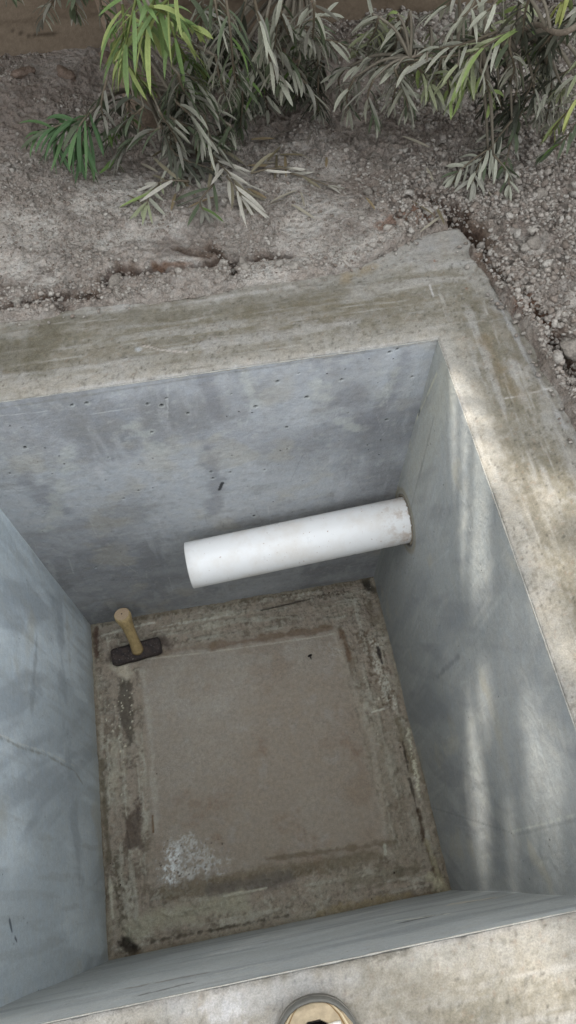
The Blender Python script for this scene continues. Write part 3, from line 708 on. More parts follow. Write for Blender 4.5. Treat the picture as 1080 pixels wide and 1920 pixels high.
def ground():
    xs = np.concatenate([np.array([-60, -30, -15, -8, -5, -3.5, -2.5, -1.8, -1.3, -.9, -.6, -.4, -.25, -.12]), lspace(-.04, 1.86, .0038), np.array([1.95, 2.1, 2.3, 2.6, 3, 3.6, 4.5, 6, 9, 16, 30, 60])])
    ys = np.concatenate([np.array([-60, -30, -15, -8, -5, -3.5, -2.5, -1.8, -1.2, -.8, -.55, -.35, -.2, -.05, .1, .25, .38]), lspace(.48, 2.08, .0038), np.array([2.15, 2.3, 2.6, 3, 3.6, 4.5, 6, 9, 16, 30, 60])])
    X, Y = np.meshgrid(xs, ys, indexing='ij')
    Z = soil_height(X, Y)
    n1, n2, n3, n4, sm, crumb, cr, crm = soil_fields(X, Y)
    far = ss(3, 12, np.hypot(X-.5, Y-1)); Z = Z*(1-far)
    c = Paint(X, Y, (182, 175, 165), 2, 0, 0, 1)
    c.mix(sm, (190, 184, 174), .8); c.mix(ss(.0, .5, -n2+.3*n3), (136, 126, 115), .5); c.mix(ss(.1, .5, n3*.6+n1*.5), (156, 146, 136), .4); c.mix(ss(.1, .45, fbm(X*3.3, Y*3.3, 225, 5, .6)), (202, 196, 186), .6); c.mix(ss(.12, .42, fbm(X*9, Y*9, 226, 5, .6)), (106, 94, 84), .6); c.mix(ss(.3, .9, crumb)*ss(.05, .3, -n4-.2*n3), (78, 64, 54), .7)  # brown soil between crumbs, with the shade of the gaps painted in
    c.mix(ss(.1, .5, fbm(X*4, Y*4, 221, 4)), (126, 110, 96), .4)
    c.mix(np.clip(crumb*1.2, 0, 1), (142, 132, 122), .7); c.mix(crumb*ss(-.3, .3, n4), (150, 142, 130), .5); c.mix(crm*ss(-.5, .2, n3+.5*n4), (100, 80, 64), .7); c.mix(ss(.2, 1, cr/.02), (62, 42, 32), .7)
    c.stroke([(720, 430), (800, 415)], .03, (128, 92, 70), .7, .8, .8, 30, 3); c.stroke([(960, 555), (990, 590), (1020, 620)], .03, (112, 82, 64), .8, .8, .8, 30, 4)
    c.stroke([(290, 505), (360, 500)], .012, (112, 80, 58), .7, .8, .8, 40, 5)
    c.mix(ss(1.55, 1.9, Y+.1*n2), (118, 106, 96), .5)
    d = sdf_poly(X, Y, OUT)
    keep = ~(d > .05)
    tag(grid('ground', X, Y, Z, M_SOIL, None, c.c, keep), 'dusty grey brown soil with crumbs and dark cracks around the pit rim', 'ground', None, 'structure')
ground()

# crumbs of soil: nobody could count them
def ico(sub=1):
    import bmesh
    bm = bmesh.new(); bmesh.ops.create_icosphere(bm, subdivisions=sub, radius=1.0); V = np.array([v.co[:] for v in bm.verts]); F = np.array([[v.index for v in f.verts] for f in bm.faces]); bm.free(); return V, F
IV, IF = ico(1)
def rock_var(seed, amp=.28, V0=None, freq=1.4):
    V0 = IV if V0 is None else V0
    return np.array([np.array(v)*(1+amp*mn.noise(Vector(v)*freq+Vector((seed*7.1, 0, 0)))) for v in V0])
VARS = [rock_var(i, .75, None, 1.9) for i in range(12)]
def crumbs():
    N = 170000; X = rng.uniform(-.05, 1.8, N); Y = rng.uniform(.6, 2.05, N)
    _, n2, n3, _, sm, crumb, cr, _ = soil_fields(X, Y); d = sdf_poly(X, Y, OUT)
    prob = (.20+crumb)*ss(-.2, .35, fbm(X*6, Y*6, 231, 4, .6)+.30*ss(.7, 1.1, X))+.35*ss(.004, .02, cr)*ss(-.2, .3, fbm(X*30, Y*30, 232, 2))+.35*ss(-.07, -.01, d)
    k = (rng.random(N) < prob*.8) & (d < .006*rng.random(N)+.03*(rng.random(N) < .05))
    X, Y = X[k], Y[k]; n = len(X); Zs = soil_height(X, Y); Zs = np.where(sdf_poly(X, Y, OUT) > .006, .003, Zs)
    r = .0015+.0042*rng.random(n)**2.4+.0028*ss(.85, 1.15, X)*rng.random(n); big = rng.random(n) < .03; r = np.where(big, r*(1.3+.6*ss(.9, 1.15, X))+.001, r)
    VV = []; FF = []; CC = []; nv = len(IV)
    ang = rng.random((n, 3))*6.28
    for i in range(n):
        v = VARS[i % 12]*np.array([1, .72+.28*math.sin(i*1.7), .62+.2*math.cos(i*2.3)])*r[i]
        c, s = math.cos(ang[i, 0]), math.sin(ang[i, 0]); v = np.stack([v[:, 0]*c-v[:, 1]*s, v[:, 0]*s+v[:, 1]*c, v[:, 2]], -1)
        VV.append(v+np.array([X[i], Y[i], Zs[i]+r[i]*.12])); FF.append(IF+i*nv)
    I2, F2 = ico(2); LV = [rock_var(40+i, .8, I2, 1.6) for i in range(10)]; LV = [np.array([q*(1+.22*mn.noise(Vector(q)*4.5)) for q in v]) for v in LV]
    big2 = []; m = 1500; bx = rng.uniform(0, 1.75, m); by = rng.uniform(.7, 1.95, m); dd = sdf_poly(bx, by, OUT); cl = fbm(bx*4, by*4, 233, 3)
    kk = (dd < -.012) & ((rng.random(m) < .12+.5*ss(.95, 1.2, bx)) | (dd > -.05)) & (cl > -.25); bx, by = bx[kk], by[kk]; bz = soil_height(bx, by); off = n*nv
    for i in range(len(bx)):
        r_ = .0045+.0085*rng.random()**2.2; a = rng.random()*6.28; c, s = math.cos(a), math.sin(a); v = LV[i % 10]*np.array([1, .8, .62])*r_; v = np.stack([v[:, 0]*c-v[:, 1]*s, v[:, 0]*s+v[:, 1]*c, v[:, 2]], -1)
        VV.append(v+np.array([bx[i], by[i], bz[i]+r_*.12])); FF.append(F2+off); off += len(I2)
    base = lin((168, 161, 151)); red = lin((126, 114, 103))
    t = (rng.random(n))[:, None]; cc = (base*(1-t)+red*t)*(.78+.34*rng.random((n, 1)))
    cc = np.repeat(cc, nv, 0); c2 = lin((166, 158, 147))*(.72+.3*rng.random((len(bx), 1))); cc = np.concatenate([cc, np.repeat(c2, len(I2), 0)])
    tag(mesh_obj('soil_crumbs', np.concatenate(VV), np.concatenate(FF), M_CLOD, None, cc, True), 'loose crumbs of dry grey soil scattered over the ground', 'soil crumbs', None, 'stuff')
crumbs()
IV3, IF3 = ico(3)
def clod(px, r, flat, label, col=(146, 138, 128), seed=1, sink=.3, group=None):
    p = at(px, 2, 0.01); z = float(soil_height(np.array([p[0]]), np.array([p[1]]))[0])
    V = np.array([np.array(v)*(1+.45*mn.noise(Vector(v)*1.1+Vector((seed*5.3, 0, 0)))+.22*mn.noise(Vector(v)*3.1+Vector((0, seed*3.3, 0)))+.09*mn.noise(Vector(v)*9)) for v in IV3])
    V = V*np.array([r, r*(.7+.3*math.sin(seed)), r*flat]); a = seed*1.7; c, s = math.cos(a), math.sin(a)
    V = np.stack([V[:, 0]*c-V[:, 1]*s, V[:, 0]*s+V[:, 1]*c, V[:, 2]], -1)
    C = np.array([lin(col)*(1+.25*mn.noise(Vector(v)*70)) for v in V])
    o = mesh_obj('soil_clod', V, IF3, M_CLOD, None, C, True); o.location = (p[0], p[1], z+r*flat*(1-sink)*.6)
    tag(o, label, 'clod', group); return o
for k, (px, r, fl, lab, sd) in enumerate([
    ((1072, 660), .024, .6, 'large pale crumbly clod at the right frame edge beside the rim'), ((1000, 455), .016, .7, 'mid grey clod in the crumbs right of the rim corner bulge'),
    ((205, 140), .020, .45, 'small flat brown flake of earth at the foot of the mud wall'), ((55, 168), .030, .35, 'wide flat brown slab of earth below the mud wall at left'),
    ((130, 165), .034, .35, 'broad flat slab of earth in the hedge shade, right of the other slab'), ((215, 520), .020, .4, 'lump of soil inside the dark crack beside the back rim'),
    ((690, 358), .010, .8, 'small round clod on the pale smooth soil patch'), ((1010, 370), .014, .8, 'round clod beside the tip of the low grey spray'),
    
    ((940, 345), .017, .75, 'dark clod in the shade under the right hedge branch'), ((455, 500), .018, .5, 'small soil flake at the crack above the middle of the back rim')]and
    [(a, b, c, d, i+1) for i, (a, b, c, d) in enumerate([
    ((1072, 660), .024, .6, 'large pale crumbly clod at the right frame edge beside the rim'), ((1000, 455), .016, .7, 'mid grey clod in the crumbs right of the rim corner bulge'),
    ((205, 140), .020, .45, 'small flat brown flake of earth at the foot of the mud wall'), ((55, 168), .030, .35, 'wide flat brown slab of earth below the mud wall at left'),
    ((130, 165), .034, .35, 'broad flat slab of earth in the hedge shade, right of the other slab'), ((215, 520), .020, .4, 'lump of soil inside the dark crack beside the back rim'),
    ((690, 358), .010, .8, 'small round clod on the pale smooth soil patch'), ((1010, 370), .014, .8, 'round clod beside the tip of the low grey spray'),
    
    ((940, 345), .017, .75, 'dark clod in the shade under the right hedge branch'), ((455, 500), .018, .5, 'small soil flake at the crack above the middle of the back rim')])]):
    clod(px, r, fl, lab, (134, 126, 116) if k not in (2, 3, 4, 10) else (118, 102, 90), sd, .35, 'clods of soil lying around the rim')

# ------------------------------------------------------------------ garden wall
def garden_wall():
    xs = np.concatenate([np.array([-6, -4, -2.5, -1.5, -.8, -.4]), lspace(-.2, 2.2, .008), np.array([2.5, 3, 4, 6])]); zs = np.concatenate([lspace(-.06, .4, .008), lspace(.45, 1.2, .05)])
    X, Z = np.meshgrid(xs, zs, indexing='ij'); n1 = fbm(X*4, Z*4, 241, 4); n2 = fbm(X*16, Z*16, 242, 4)
    Y = SURR+.006*n1+.003*n2-.02*ss(.05, -.05, Z+.02*n1)+.004*ss(.002, -.002, Z-.115-.012*n1)
    p = Paint(X, Z, (112, 98, 82), 1, SURR, 0, 2); p.mix(ss(-.1, .5, n1), (124, 110, 94), .6); p.mix(ss(.1, .5, n2), (98, 84, 70), .5)
    p.stroke([(20, 60), (60, 72), (110, 62)], .004, (62, 52, 42), .8, .7, .5, 50, 3)
    o = grid('garden_wall', X, Y, Z, M_EARTH, None, p.c)
    # top and back give it its thickness
    o2 = MB(); o2.add([(-6, SURR, 1.2), (6, SURR, 1.2), (6, SURR+.22, 1.2), (-6, SURR+.22, 1.2), (-6, SURR+.22, -.1), (6, SURR+.22, -.1)], [(0, 1, 2, 3), (3, 2, 5, 4)], lin((120, 104, 88)))
    root = empty('garden_wall', (.8, SURR+.1, 0), 'brown mud rendered garden wall in shade behind the hedge', 'wall'); o.name = 'wall_face'
    o.parent = root; o.matrix_parent_inverse = Matrix.Translation(root.location).inverted()
    o2.build('wall_coping', M_EARTH, root, False)
garden_wall()

# ------------------------------------------------------------------ light
SUN = Vector((.33, -.62, -.72)).normalized()    # travel direction of the light

# ------------------------------------------------------------------ hedge of narrow-leaved trees
DUST = (158, 157, 140); DUST2 = (134, 131, 119); OLIVE = (88, 96, 74); GREEN = (106, 128, 76); LIME = (140, 150, 92); DEEP = (74, 98, 64)
def leaf(mb, p, d, L, w, col, droop, tw, rs, up=None):
    """narrow lanceolate leaf with a folded midrib; d start direction"""
    d = Vector(d).normalized(); p = Vector(p); droop = droop*(.6+1.1*rs); up = Vector((0, 0, 1)) if up is None else up
    side = d.cross(up)
    if side.length < .2: side = Vector((1, 0, 0)).cross(d)
    side.normalize(); side = (Matrix.Rotation(tw, 3, d) @ side)
    n = 6; V = []; C = []
    col = np.array(col)
    for i in range(n+1):
        t = i/n; ww = w*(math.sin(math.pi*min(1, t*.92+.08))**.65)*(1 if t < .98 else .1)
        nn = side.cross(d).normalized()
        for k, s in enumerate((-1, 0, 1)):
            V.append(p+side*(ww*.5*s)+nn*(abs(s)*ww*.16))
            C.append(col*(.92 if s == 0 else 1.03)*(1-.12*t*(rs-.5)))
        p = p+d*(L/n); d = (d+Vector((0, 0, -1))*(droop/n)+side*((rs-.5)*1.1/n)).normalized()
        side = (side-d*side.dot(d)).normalized()
    F = [(i*3+k, i*3+k+1, i*3+k+4, i*3+k+3) for i in range(n) for k in range(2)]
    mb.add(V, F, C)
def catmull(P, n):
    P = [Vector(q) for q in P]; P = [P[0]*2-P[1]]+P+[P[-1]*2-P[-2]]; out = []
    m = len(P)-3
    for i in range(m):
        a, b, c, d = P[i:i+4]
        for k in range(n):
            t = k/n; out.append(.5*((2*b)+(c-a)*t+(2*a-5*b+4*c-d)*t*t+(3*b-a-3*c+d)*t**3))
    out.append(P[-2]); return out
def spray(parent, pxz, L, kind, seed, from_pt=None, step=.0085, wid=.0062, droop=.7, spread=48, floor=True, name='leaf_spray', leafless=0.):
    rd = random.Random(seed)
    pts = [at((x, y), 2, z) for x, y, z in pxz]
    path = catmull(pts, 12); mb = MB()
    # resample
    acc = 0; nodes = []; 
    for a, b in zip(path[:-1], path[1:]):
        seg = (b-a).length; t = (b-a).normalized()
        while acc < seg: nodes.append((a+t*acc, t)); acc += step
        acc -= seg
    N = len(nodes); bark = lin((108, 98, 82)) if kind != 'green' else lin((104, 112, 62))
    sub = path[::3] if path[-1] == path[::3][-1] else path[::3]+[path[-1]]
    mb.tube(sub, [.0024*(1-.6*i/len(sub))+.0004 for i in range(len(sub))], 5, bark, True)
    if from_pt is not None:
        a = Vector(from_pt); b = path[0]; D_ = (a-b).length; mid = (a+b)/2+Vector((0, 0, .05*D_+.008)); br = catmull([a, mid, b], 7); th = min(.0055, .0035*D_/.25)
        mb.tube(br, [th*(1-i/len(br))+.0021 for i in range(len(br))], 6, lin((122, 114, 100)), True, .2)
    for i, (p, t) in enumerate(nodes):
        f = i/max(1, N-1)
        if f < leafless: continue
        horiz = t.cross(Vector((0, 0, 1)))
        if horiz.length < .15: horiz = Vector((1, 0, 0))
        horiz.normalize(); s = 1 if i % 2 else -1
        az = rd.gauss(0, .45); sd = (Matrix.Rotation(az, 3, t) @ horiz)*s
        a = math.radians(spread*(1-.35*f)+rd.gauss(0, 9)); d = t*math.cos(a)+sd*math.sin(a)
        LL = L*(.72+.35*math.sin(math.pi*min(1, .25+f*.75)))*rd.uniform(.75, 1.12)
        dp = droop*rd.uniform(.4, 1.3)
        # keep clear of the soil
        r = rd.random()
        if kind == 'dust': c = lin(DUST) if r < .62 else (lin(DUST2) if r < .88 else lin(OLIVE))
        elif kind == 'olive': c = lin(OLIVE) if r < .5 else (lin(DUST2) if r < .9 else lin((96, 118, 66)))
        elif kind == 'mixed': c = lin(DUST) if r < .45 else (lin((156, 160, 126)) if r < .85 else lin((140, 156, 96)))
        elif kind == 'green': c = lin(GREEN) if r < .5 else (lin(LIME) if r < .8 else lin((112, 132, 84)))
        elif kind == 'deep': c = lin(DEEP) if r < .6 else (lin((92, 118, 76)) if r < .9 else lin(OLIVE))
        elif kind == 'yel': c = lin((150, 154, 92)) if r < .4 else (lin((122, 132, 88)) if r < .8 else lin((150, 148, 128)))
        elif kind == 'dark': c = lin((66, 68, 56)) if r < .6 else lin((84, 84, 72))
        else: c = lin((184, 178, 164)) if r < .7 else lin((130, 122, 100))
        c = c*rd.uniform(.85, 1.15)
        zend = p.z+d.z*LL-dp*LL*.5
        if floor and zend < .014: d = Vector((d.x, d.y, max(d.z, (.012-p.z)/LL*.8))); dp = min(dp, .15)
        leaf(mb, p, d, LL, wid*rd.uniform(.8, 1.2), c, dp, rd.gauss(0, .5), rd.random())
    for k in range(4):   # terminal tuft
        p, t = nodes[-1]; a = Vector((rd.gauss(0, .3), rd.gauss(0, .3), rd.gauss(0, .15))); leaf(mb, p, t+a, L*rd.uniform(.5, .8), wid*.9, c, droop*.6, rd.gauss(0, .5), .5)
    return mb.build(name, M_LEAF, parent)

def hedge_tree(base, lean, r0, label, hgt=3.1):
    root = empty('hedge_tree', tuple(base), label, 'tree', 'trees of the hedge along the mud wall')
    mb = MB(); pts = []; rad = []; N = 26
    for i in range(N+1):
        t = i/N; z = t*hgt
        pts.append(Vector(base)+Vector((lean[0]*z+.012*math.sin(z*7+base[0]*9), lean[1]*z+.012*math.cos(z*6), z-.03))); rad.append(r0*(1-.75*t)*(1+.45*math.exp(-z*18))+.002)
    C0 = lin((132, 116, 100))
    mb.tube(pts, rad, 14, C0, True, .25)
    tr = mb.build('trunk', M_BARK, root)
    return root, pts
def trunk_at(pts, z):
    return min(pts, key=lambda q: abs(q.z-z))
A = at((288, 232), 2, 0); B = at((548, 150), 2, 0)
TA, PA = hedge_tree((A[0]+.01, A[1]-.01, 0), (-.16, -.02), .038, 'slim brown trunk at left with bright green leaf tufts hanging over it')
TB, PB = hedge_tree((B[0], B[1]+.02, 0), (.10, -.02), .030, 'pale grey leaning trunk in the middle with drooping dusty sprays')
TC, PC = hedge_tree((1.78, 1.86, 0), (-.03, -.05), .024, 'trunk outside the right edge reaching long dusty sprays over the crumbly soil')
TD, PD = hedge_tree((-.05, 1.80, 0), (-.02, .02), .022, 'trunk beyond the left edge showing only thin spray tips against the mud wall')
SPR = {
 'A': [
  ([(262, -30, .50), (245, 40, .46), (228, 120, .40)], .085, 'green', 1), ([(300, -30, .50), (283, 20, .47), (278, 75, .42)], .10, 'green', 2),
  ([(330, -20, .50), (300, 15, .48), (262, 60, .42)], .09, 'green', 3), ([(310, 20, .40), (330, 75, .36), (350, 110, .30)], .085, 'green', 4), ([(230, 10, .42), (232, 60, .40), (225, 95, .34)], .085, 'green', 5),
  ([(280, 10, .50), (320, 30, .46), (372, 60, .40)], .06, 'green', 6), ([(235, 120, .30), (255, 140, .27), (275, 165, .2)], .06, 'green', 61),
  ([(168, 212, .16), (150, 235, .15), (138, 270, .11)], .105, 'deep', 7), ([(165, 215, .15), (120, 232, .13), (70, 250, .1)], .095, 'deep', 8), ([(170, 220, .14), (155, 255, .12), (150, 290, .08)], .10, 'deep', 9), ([(160, 220, .15), (110, 245, .12), (105, 275, .09)], .09, 'deep', 91),
  ([(240, 170, .22), (243, 215, .16), (240, 245, .10)], .06, 'olive', 10), ([(200, 150, .25), (190, 200, .2), (205, 250, .12)], .055, 'olive', 11), ([(270, 200, .2), (230, 235, .14), (205, 270, .06)], .06, 'olive', 12),
  ([(300, 240, .16), (250, 262, .10), (215, 300, .04)], .07, 'olive', 13), ([(300, 210, .2), (330, 260, .12), (340, 310, .05)], .06, 'dust', 14), ([(330, 190, .23), (360, 220, .19), (378, 262, .13)], .075, 'dust', 15), ([(345, 110, .30), (352, 130, .27), (362, 160, .22)], .085, 'green', 62), ([(330, 90, .32), (350, 110, .30), (378, 130, .26)], .08, 'green', 63),
  ([(320, 120, .3), (365, 150, .26), (400, 190, .2)], .06, 'dust', 16), ([(330, 60, .36), (370, 90, .32), (395, 140, .26)], .055, 'dust', 17),
  ([(320, 220, .18), (380, 250, .12), (430, 262, .06)], .055, 'dust', 19), ([(300, 230, .15), (330, 290, .08), (400, 318, .03)], .06, 'dark', 20), ([(250, 180, .22), (205, 210, .16), (170, 240, .12)], .055, 'dark', 21),
  ([(340, 160, .25), (400, 205, .18), (435, 250, .1)], .055, 'dust', 22)],
 'B': [
  ([(420, -30, .46), (432, 60, .40), (438, 130, .32), (445, 165, .26)], .07, 'olive', 31), ([(470, -30, .46), (492, 60, .38), (512, 130, .30), (530, 165, .24)], .065, 'dust', 32),
  ([(398, -30, .46), (408, 30, .42), (425, 80, .36)], .07, 'dust', 33), ([(500, 30, .36), (490, 90, .30), (478, 140, .24)], .065, 'dust', 34), ([(530, -20, .40), (520, 40, .34), (515, 95, .28)], .06, 'dust', 35),
  ([(548, 70, .28), (590, 70, .28), (640, 82, .26), (675, 96, .24)], .060, 'dust', 36), ([(540, 130, .18), (568, 150, .18), (592, 185, .13), (600, 215, .07)], .055, 'dust', 37), ([(545, 60, .3), (575, 40, .32), (610, 30, .32)], .06, 'dust', 38),
  ([(500, 150, .22), (470, 185, .16), (452, 225, .08)], .055, 'olive', 39), ([(440, 120, .28), (455, 180, .18), (450, 240, .08)], .07, 'olive', 40), ([(480, 100, .26), (440, 150, .22), (412, 210, .14)], .055, 'dust', 41),
  ([(540, 110, .22), (500, 140, .18), (480, 190, .12)], .055, 'dark', 42), ([(520, 90, .26), (545, 120, .22), (560, 150, .18)], .06, 'dust', 43), ([(460, 0, .42), (450, 60, .36), (470, 120, .3)], .055, 'dark', 44),
  ([(380, 0, .4), (375, 60, .34), (360, 120, .28)], .06, 'dust', 45), ([(350, -10, .42), (400, 40, .36), (440, 60, .3)], .055, 'dust', 46), ([(470, 170, .16), (430, 220, .1), (400, 270, .04)], .055, 'dark', 47),
  ([(560, 50, .3), (600, 60, .28), (620, 95, .22)], .055, 'dust', 48)],
 'C': [
  ([(1010, 40, .36), (930, 75, .34), (880, 110, .31), (868, 150, .27)], .07, 'mixed', 51), ([(930, 60, .34), (860, 85, .32), (800, 90, .30), (740, 80, .28)], .058, 'dust', 52),
  ([(880, 100, .31), (800, 110, .29), (730, 120, .26), (690, 135, .22), (660, 165, .17)], .060, 'dust', 53), ([(800, 115, .29), (755, 130, .26), (742, 165, .21), (735, 195, .16)], .060, 'dust', 54),
  ([(880, 95, .31), (885, 125, .28), (865, 165, .22)], .065, 'mixed', 55), ([(830, 100, .3), (820, 140, .25), (800, 175, .19)], .060, 'mixed', 56), ([(960, 50, .36), (955, 90, .33), (965, 125, .28), (955, 160, .22)], .060, 'dust', 57),
  ([(900, -20, .42), (880, 20, .40), (850, 45, .37)], .06, 'dust', 58), ([(950, -30, .44), (925, 10, .42), (900, 30, .40)], .05, 'dust', 59), ([(1110, 20, .42), (1050, 50, .38), (1010, 95, .31)], .07, 'dark', 60),
  ([(1120, 60, .34), (1090, 130, .27), (1060, 160, .23), (1048, 175, .20)], .060, 'mixed', 62), ([(1110, 150, .24), (1075, 195, .2), (1050, 225, .16), (1035, 245, .12)], .065, 'yel', 63),
  ([(1090, 120, .26), (1020, 160, .2), (960, 220, .13), (920, 280, .07), (905, 305, .04)], .055, 'dark', 64), ([(960, 225, .13), (925, 270, .08), (900, 305, .05), (885, 345, .035)], .070, 'dust', 65),
  ([(985, 190, .16), (962, 250, .09), (950, 300, .04), (945, 325, .03)], .050, 'olive', 66), ([(1010, 120, .25), (985, 180, .18), (930, 225, .12)], .055, 'dark', 67), ([(1075, -40, .46), (1062, -15, .44), (1052, 10, .42)], .055, 'yel', 68),
  ([(1000, -20, .44), (985, 20, .40), (980, 70, .34)], .055, 'dark', 69), ([(1040, 10, .4), (1030, 70, .34), (1025, 120, .28)], .06, 'dark', 70), ([(860, -20, .42), (840, 10, .39), (800, 30, .36)], .055, 'dust', 71),
  ([(780, 100, .28), (720, 100, .26), (670, 125, .22), (640, 130, .2)], .055, 'dust', 72), ([(1100, 200, .18), (1060, 260, .12), (1020, 290, .06)], .05, 'olive', 73), ([(900, 130, .28), (915, 160, .24), (920, 195, .18)], .05, 'mixed', 74),
  ([(860, 120, .3), (840, 150, .25), (845, 185, .19)], .07, 'mixed', 75), ([(880, 90, .3), (865, 120, .27), (855, 165, .21)], .075, 'mixed', 76), ([(900, 100, .29), (880, 140, .25), (850, 185, .19)], .07, 'mixed', 77), ([(700, 150, .24), (690, 180, .2), (702, 215, .15)], .07, 'dust', 78), ([(665, 145, .22), (650, 180, .17), (655, 212, .12)], .065, 'dust', 79), ([(740, 130, .27), (760, 175, .2), (765, 210, .15)], .07, 'dust', 80), ([(780, 120, .27), (800, 150, .23), (822, 190, .17)], .065, 'mixed', 85), ([(645, 130, .2), (635, 150, .17), (640, 180, .12)], .06, 'dust', 86), ([(925, 290, .07), (950, 320, .05), (955, 350, .03)], .05, 'dust', 87), ([(915, 280, .07), (880, 305, .05), (850, 330, .03)], .06, 'dust', 88), ([(1130, 0, .44), (1085, 10, .42), (1060, 60, .35)], .055, 'dust', 76)],
 'D': [([(115, -30, .40), (100, 0, .36), (78, 40, .30)], .055, 'dust', 81), ([(150, -30, .42), (140, 0, .38), (145, 30, .33)], .045, 'olive', 82), ([(20, -40, .42), (15, -20, .4), (22, -5, .38)], .05, 'olive', 83), ([(180, -30, .42), (190, 10, .38), (205, 50, .33)], .05, 'olive', 84)]}
def limb(root, pts, r0):
    path = catmull(pts, 10); mb = MB(); mb.tube(path, [r0*(1-.65*i/len(path)) for i in range(len(path))], 7, lin((110, 100, 88)), True, .25); mb.build('branch', M_BARK, root); return path
LIMB = limb(TC, [trunk_at(PC, .62), Vector(at((1120, 10), 2, .44)), Vector(at((1000, 48), 2, .36)), Vector(at((900, 78), 2, .32)), Vector(at((800, 100), 2, .295)), Vector(at((730, 118), 2, .27))], .0062)
def src_for(root, P_, p, z0):
    if root is TC: return min(LIMB[:-6], key=lambda q: (q-Vector(p)).length)
    return trunk_at(P_, max(.10, z0+.12 if z0 > .3 else z0*.9))
for key, root, P_ in (('A', TA, PA), ('B', TB, PB), ('C', TC, PC), ('D', TD, PD)):
    for pxz, L, kind, sd in SPR[key]:
        z0 = pxz[0][2]; src = src_for(root, P_, at(pxz[0][:2], 2, z0), z0)
        spray(root, pxz, L, kind, sd, src, droop=1.1 if kind in ('green', 'deep') else 1.0, wid=.0085 if kind in ('green', 'deep') else .0078, leafless=0 if len(pxz) < 4 else .12)

# crowns above: limbs and many small leaves; gaps cut along sun rays to shape light
GAPS = []
def gap(px, ax, v, r): GAPS.append((Vector(at(px, ax, v)), r))
for px, r in (((872, 850), .024), ((882, 930), .028), ((886, 1000), .022), ((905, 1130), .016), ((906, 1200), .018), ((908, 1270), .012), ((890, 1440), .020), ((896, 1500), .024), ((900, 1545), .012),
              ((1008, 1390), .022), ((1018, 1460), .022), ((825, 1180), .008), ((845, 1410), .008), ((960, 1560), .008)): gap(px, 0, 1.0, r*(2.7 if px[1] < 1050 else 2.5))
for px, r in (((900, 790), .022), ((935, 860), .026), ((975, 900), .03), ((1000, 1000), .035), ((1040, 1050), .04), ((1060, 1200), .05), ((1060, 930), .03), ((1075, 1290), .04),
              ((820, 1850), .03), ((950, 1820), .04), ((1040, 1790), .035), ((700, 1900), .025), ((420, 1915), .02), ((880, 1900), .03), ((1060, 1900), .04)): gap(px, 2, 0., r*(.5 if px[1] > 1700 else .85))
def shade_crown(root, P_, seed, shade_leaves):
    rg = np.random.default_rng(seed); rd = random.Random(seed)
    mb = MB(); tips = []
    for i in range(16):
        z0 = rd.uniform(.75, 2.7); a = rd.uniform(0, 6.28); s = trunk_at(P_, z0); L = rd.uniform(.35, .75)
        e = s+Vector((math.cos(a)*L, math.sin(a)*L*.8+.12, rd.uniform(.05, .4))); m = (s+e)/2+Vector((0, 0, .08)); path = catmull([s, m, e], 6)
        mb.tube(path, [.011*(1-k/len(path))+.002 for k in range(len(path))], 6, lin((100, 90, 78)), True, .2); tips += path[3:]
    mb.build('limbs', M_BARK, root)
    n = 5200; T = np.array([t[:] for t in tips]); c = T[rg.integers(0, len(T), n)]+rg.normal(0, .17, (n, 3))*np.array([1, 1.1, 1])
    c = c[(c[:, 2] > .85) & (c[:, 1] > 1.35)]
    d = rg.normal(0, 1, (len(c), 3)); d[:, 2] -= .5; d /= np.linalg.norm(d, axis=1)[:, None]
    s = np.cross(d, rg.normal(0, 1, (len(c), 3))); s /= np.linalg.norm(s, axis=1)[:, None]
    L = rg.uniform(.07, .13, len(c))[:, None]; w = rg.uniform(.010, .018, len(c))[:, None]
    sd = np.array(SUN[:])
    if shade_leaves:  # extra limbless leaves added along sun rays to shade pit and rim
        m = shade_leaves; tg = np.stack([rg.uniform(-.1, 1.4, m), rg.uniform(-.45, 1.0, m), np.zeros(m)], -1); yy = rg.uniform(1.55, 2.7, m)
        e = tg-sd*((yy-tg[:, 1])/-sd[1])[:, None]; c = np.concatenate([c, e]); dd = rg.normal(0, 1, (m, 3)); dd /= np.linalg.norm(dd, axis=1)[:, None]; q = np.cross(dd, sd+.4*rg.normal(0, 1, (m, 3))); q /= np.linalg.norm(q, axis=1)[:, None]
        d = np.concatenate([d, dd]); s = np.concatenate([s, q]); L = np.concatenate([L, rg.uniform(.06, .11, (m, 1))]); w = np.concatenate([w, rg.uniform(.012, .02, (m, 1))])
    keep = np.ones(len(c), bool); mid = c+d*L*.5
    for g, r in GAPS:
        v = mid-np.array(g[:]); v = v-(v@sd)[:, None]*sd; keep &= np.linalg.norm(v, axis=1) > r+.022
    c, d, s, L, w = c[keep], d[keep], s[keep], L[keep], w[keep]
    dr = np.array([0, 0, -1])*L*.12
    V = np.stack([c, c+d*L*.5-s*w*.5, c+d*L*.5+s*w*.5, c+d*L+dr], 1).reshape(-1, 3); k = np.arange(len(c))*4
    F = np.stack([k, k+1, k+3, k+2], -1)
    t = rg.random((len(c), 1)); C = lin((72, 96, 50))*(1-t)+lin((126, 128, 104))*t; C = np.repeat(C, 4, 0)
    mesh_obj('shade_crown', V, F, M_LEAF, root, C, False)
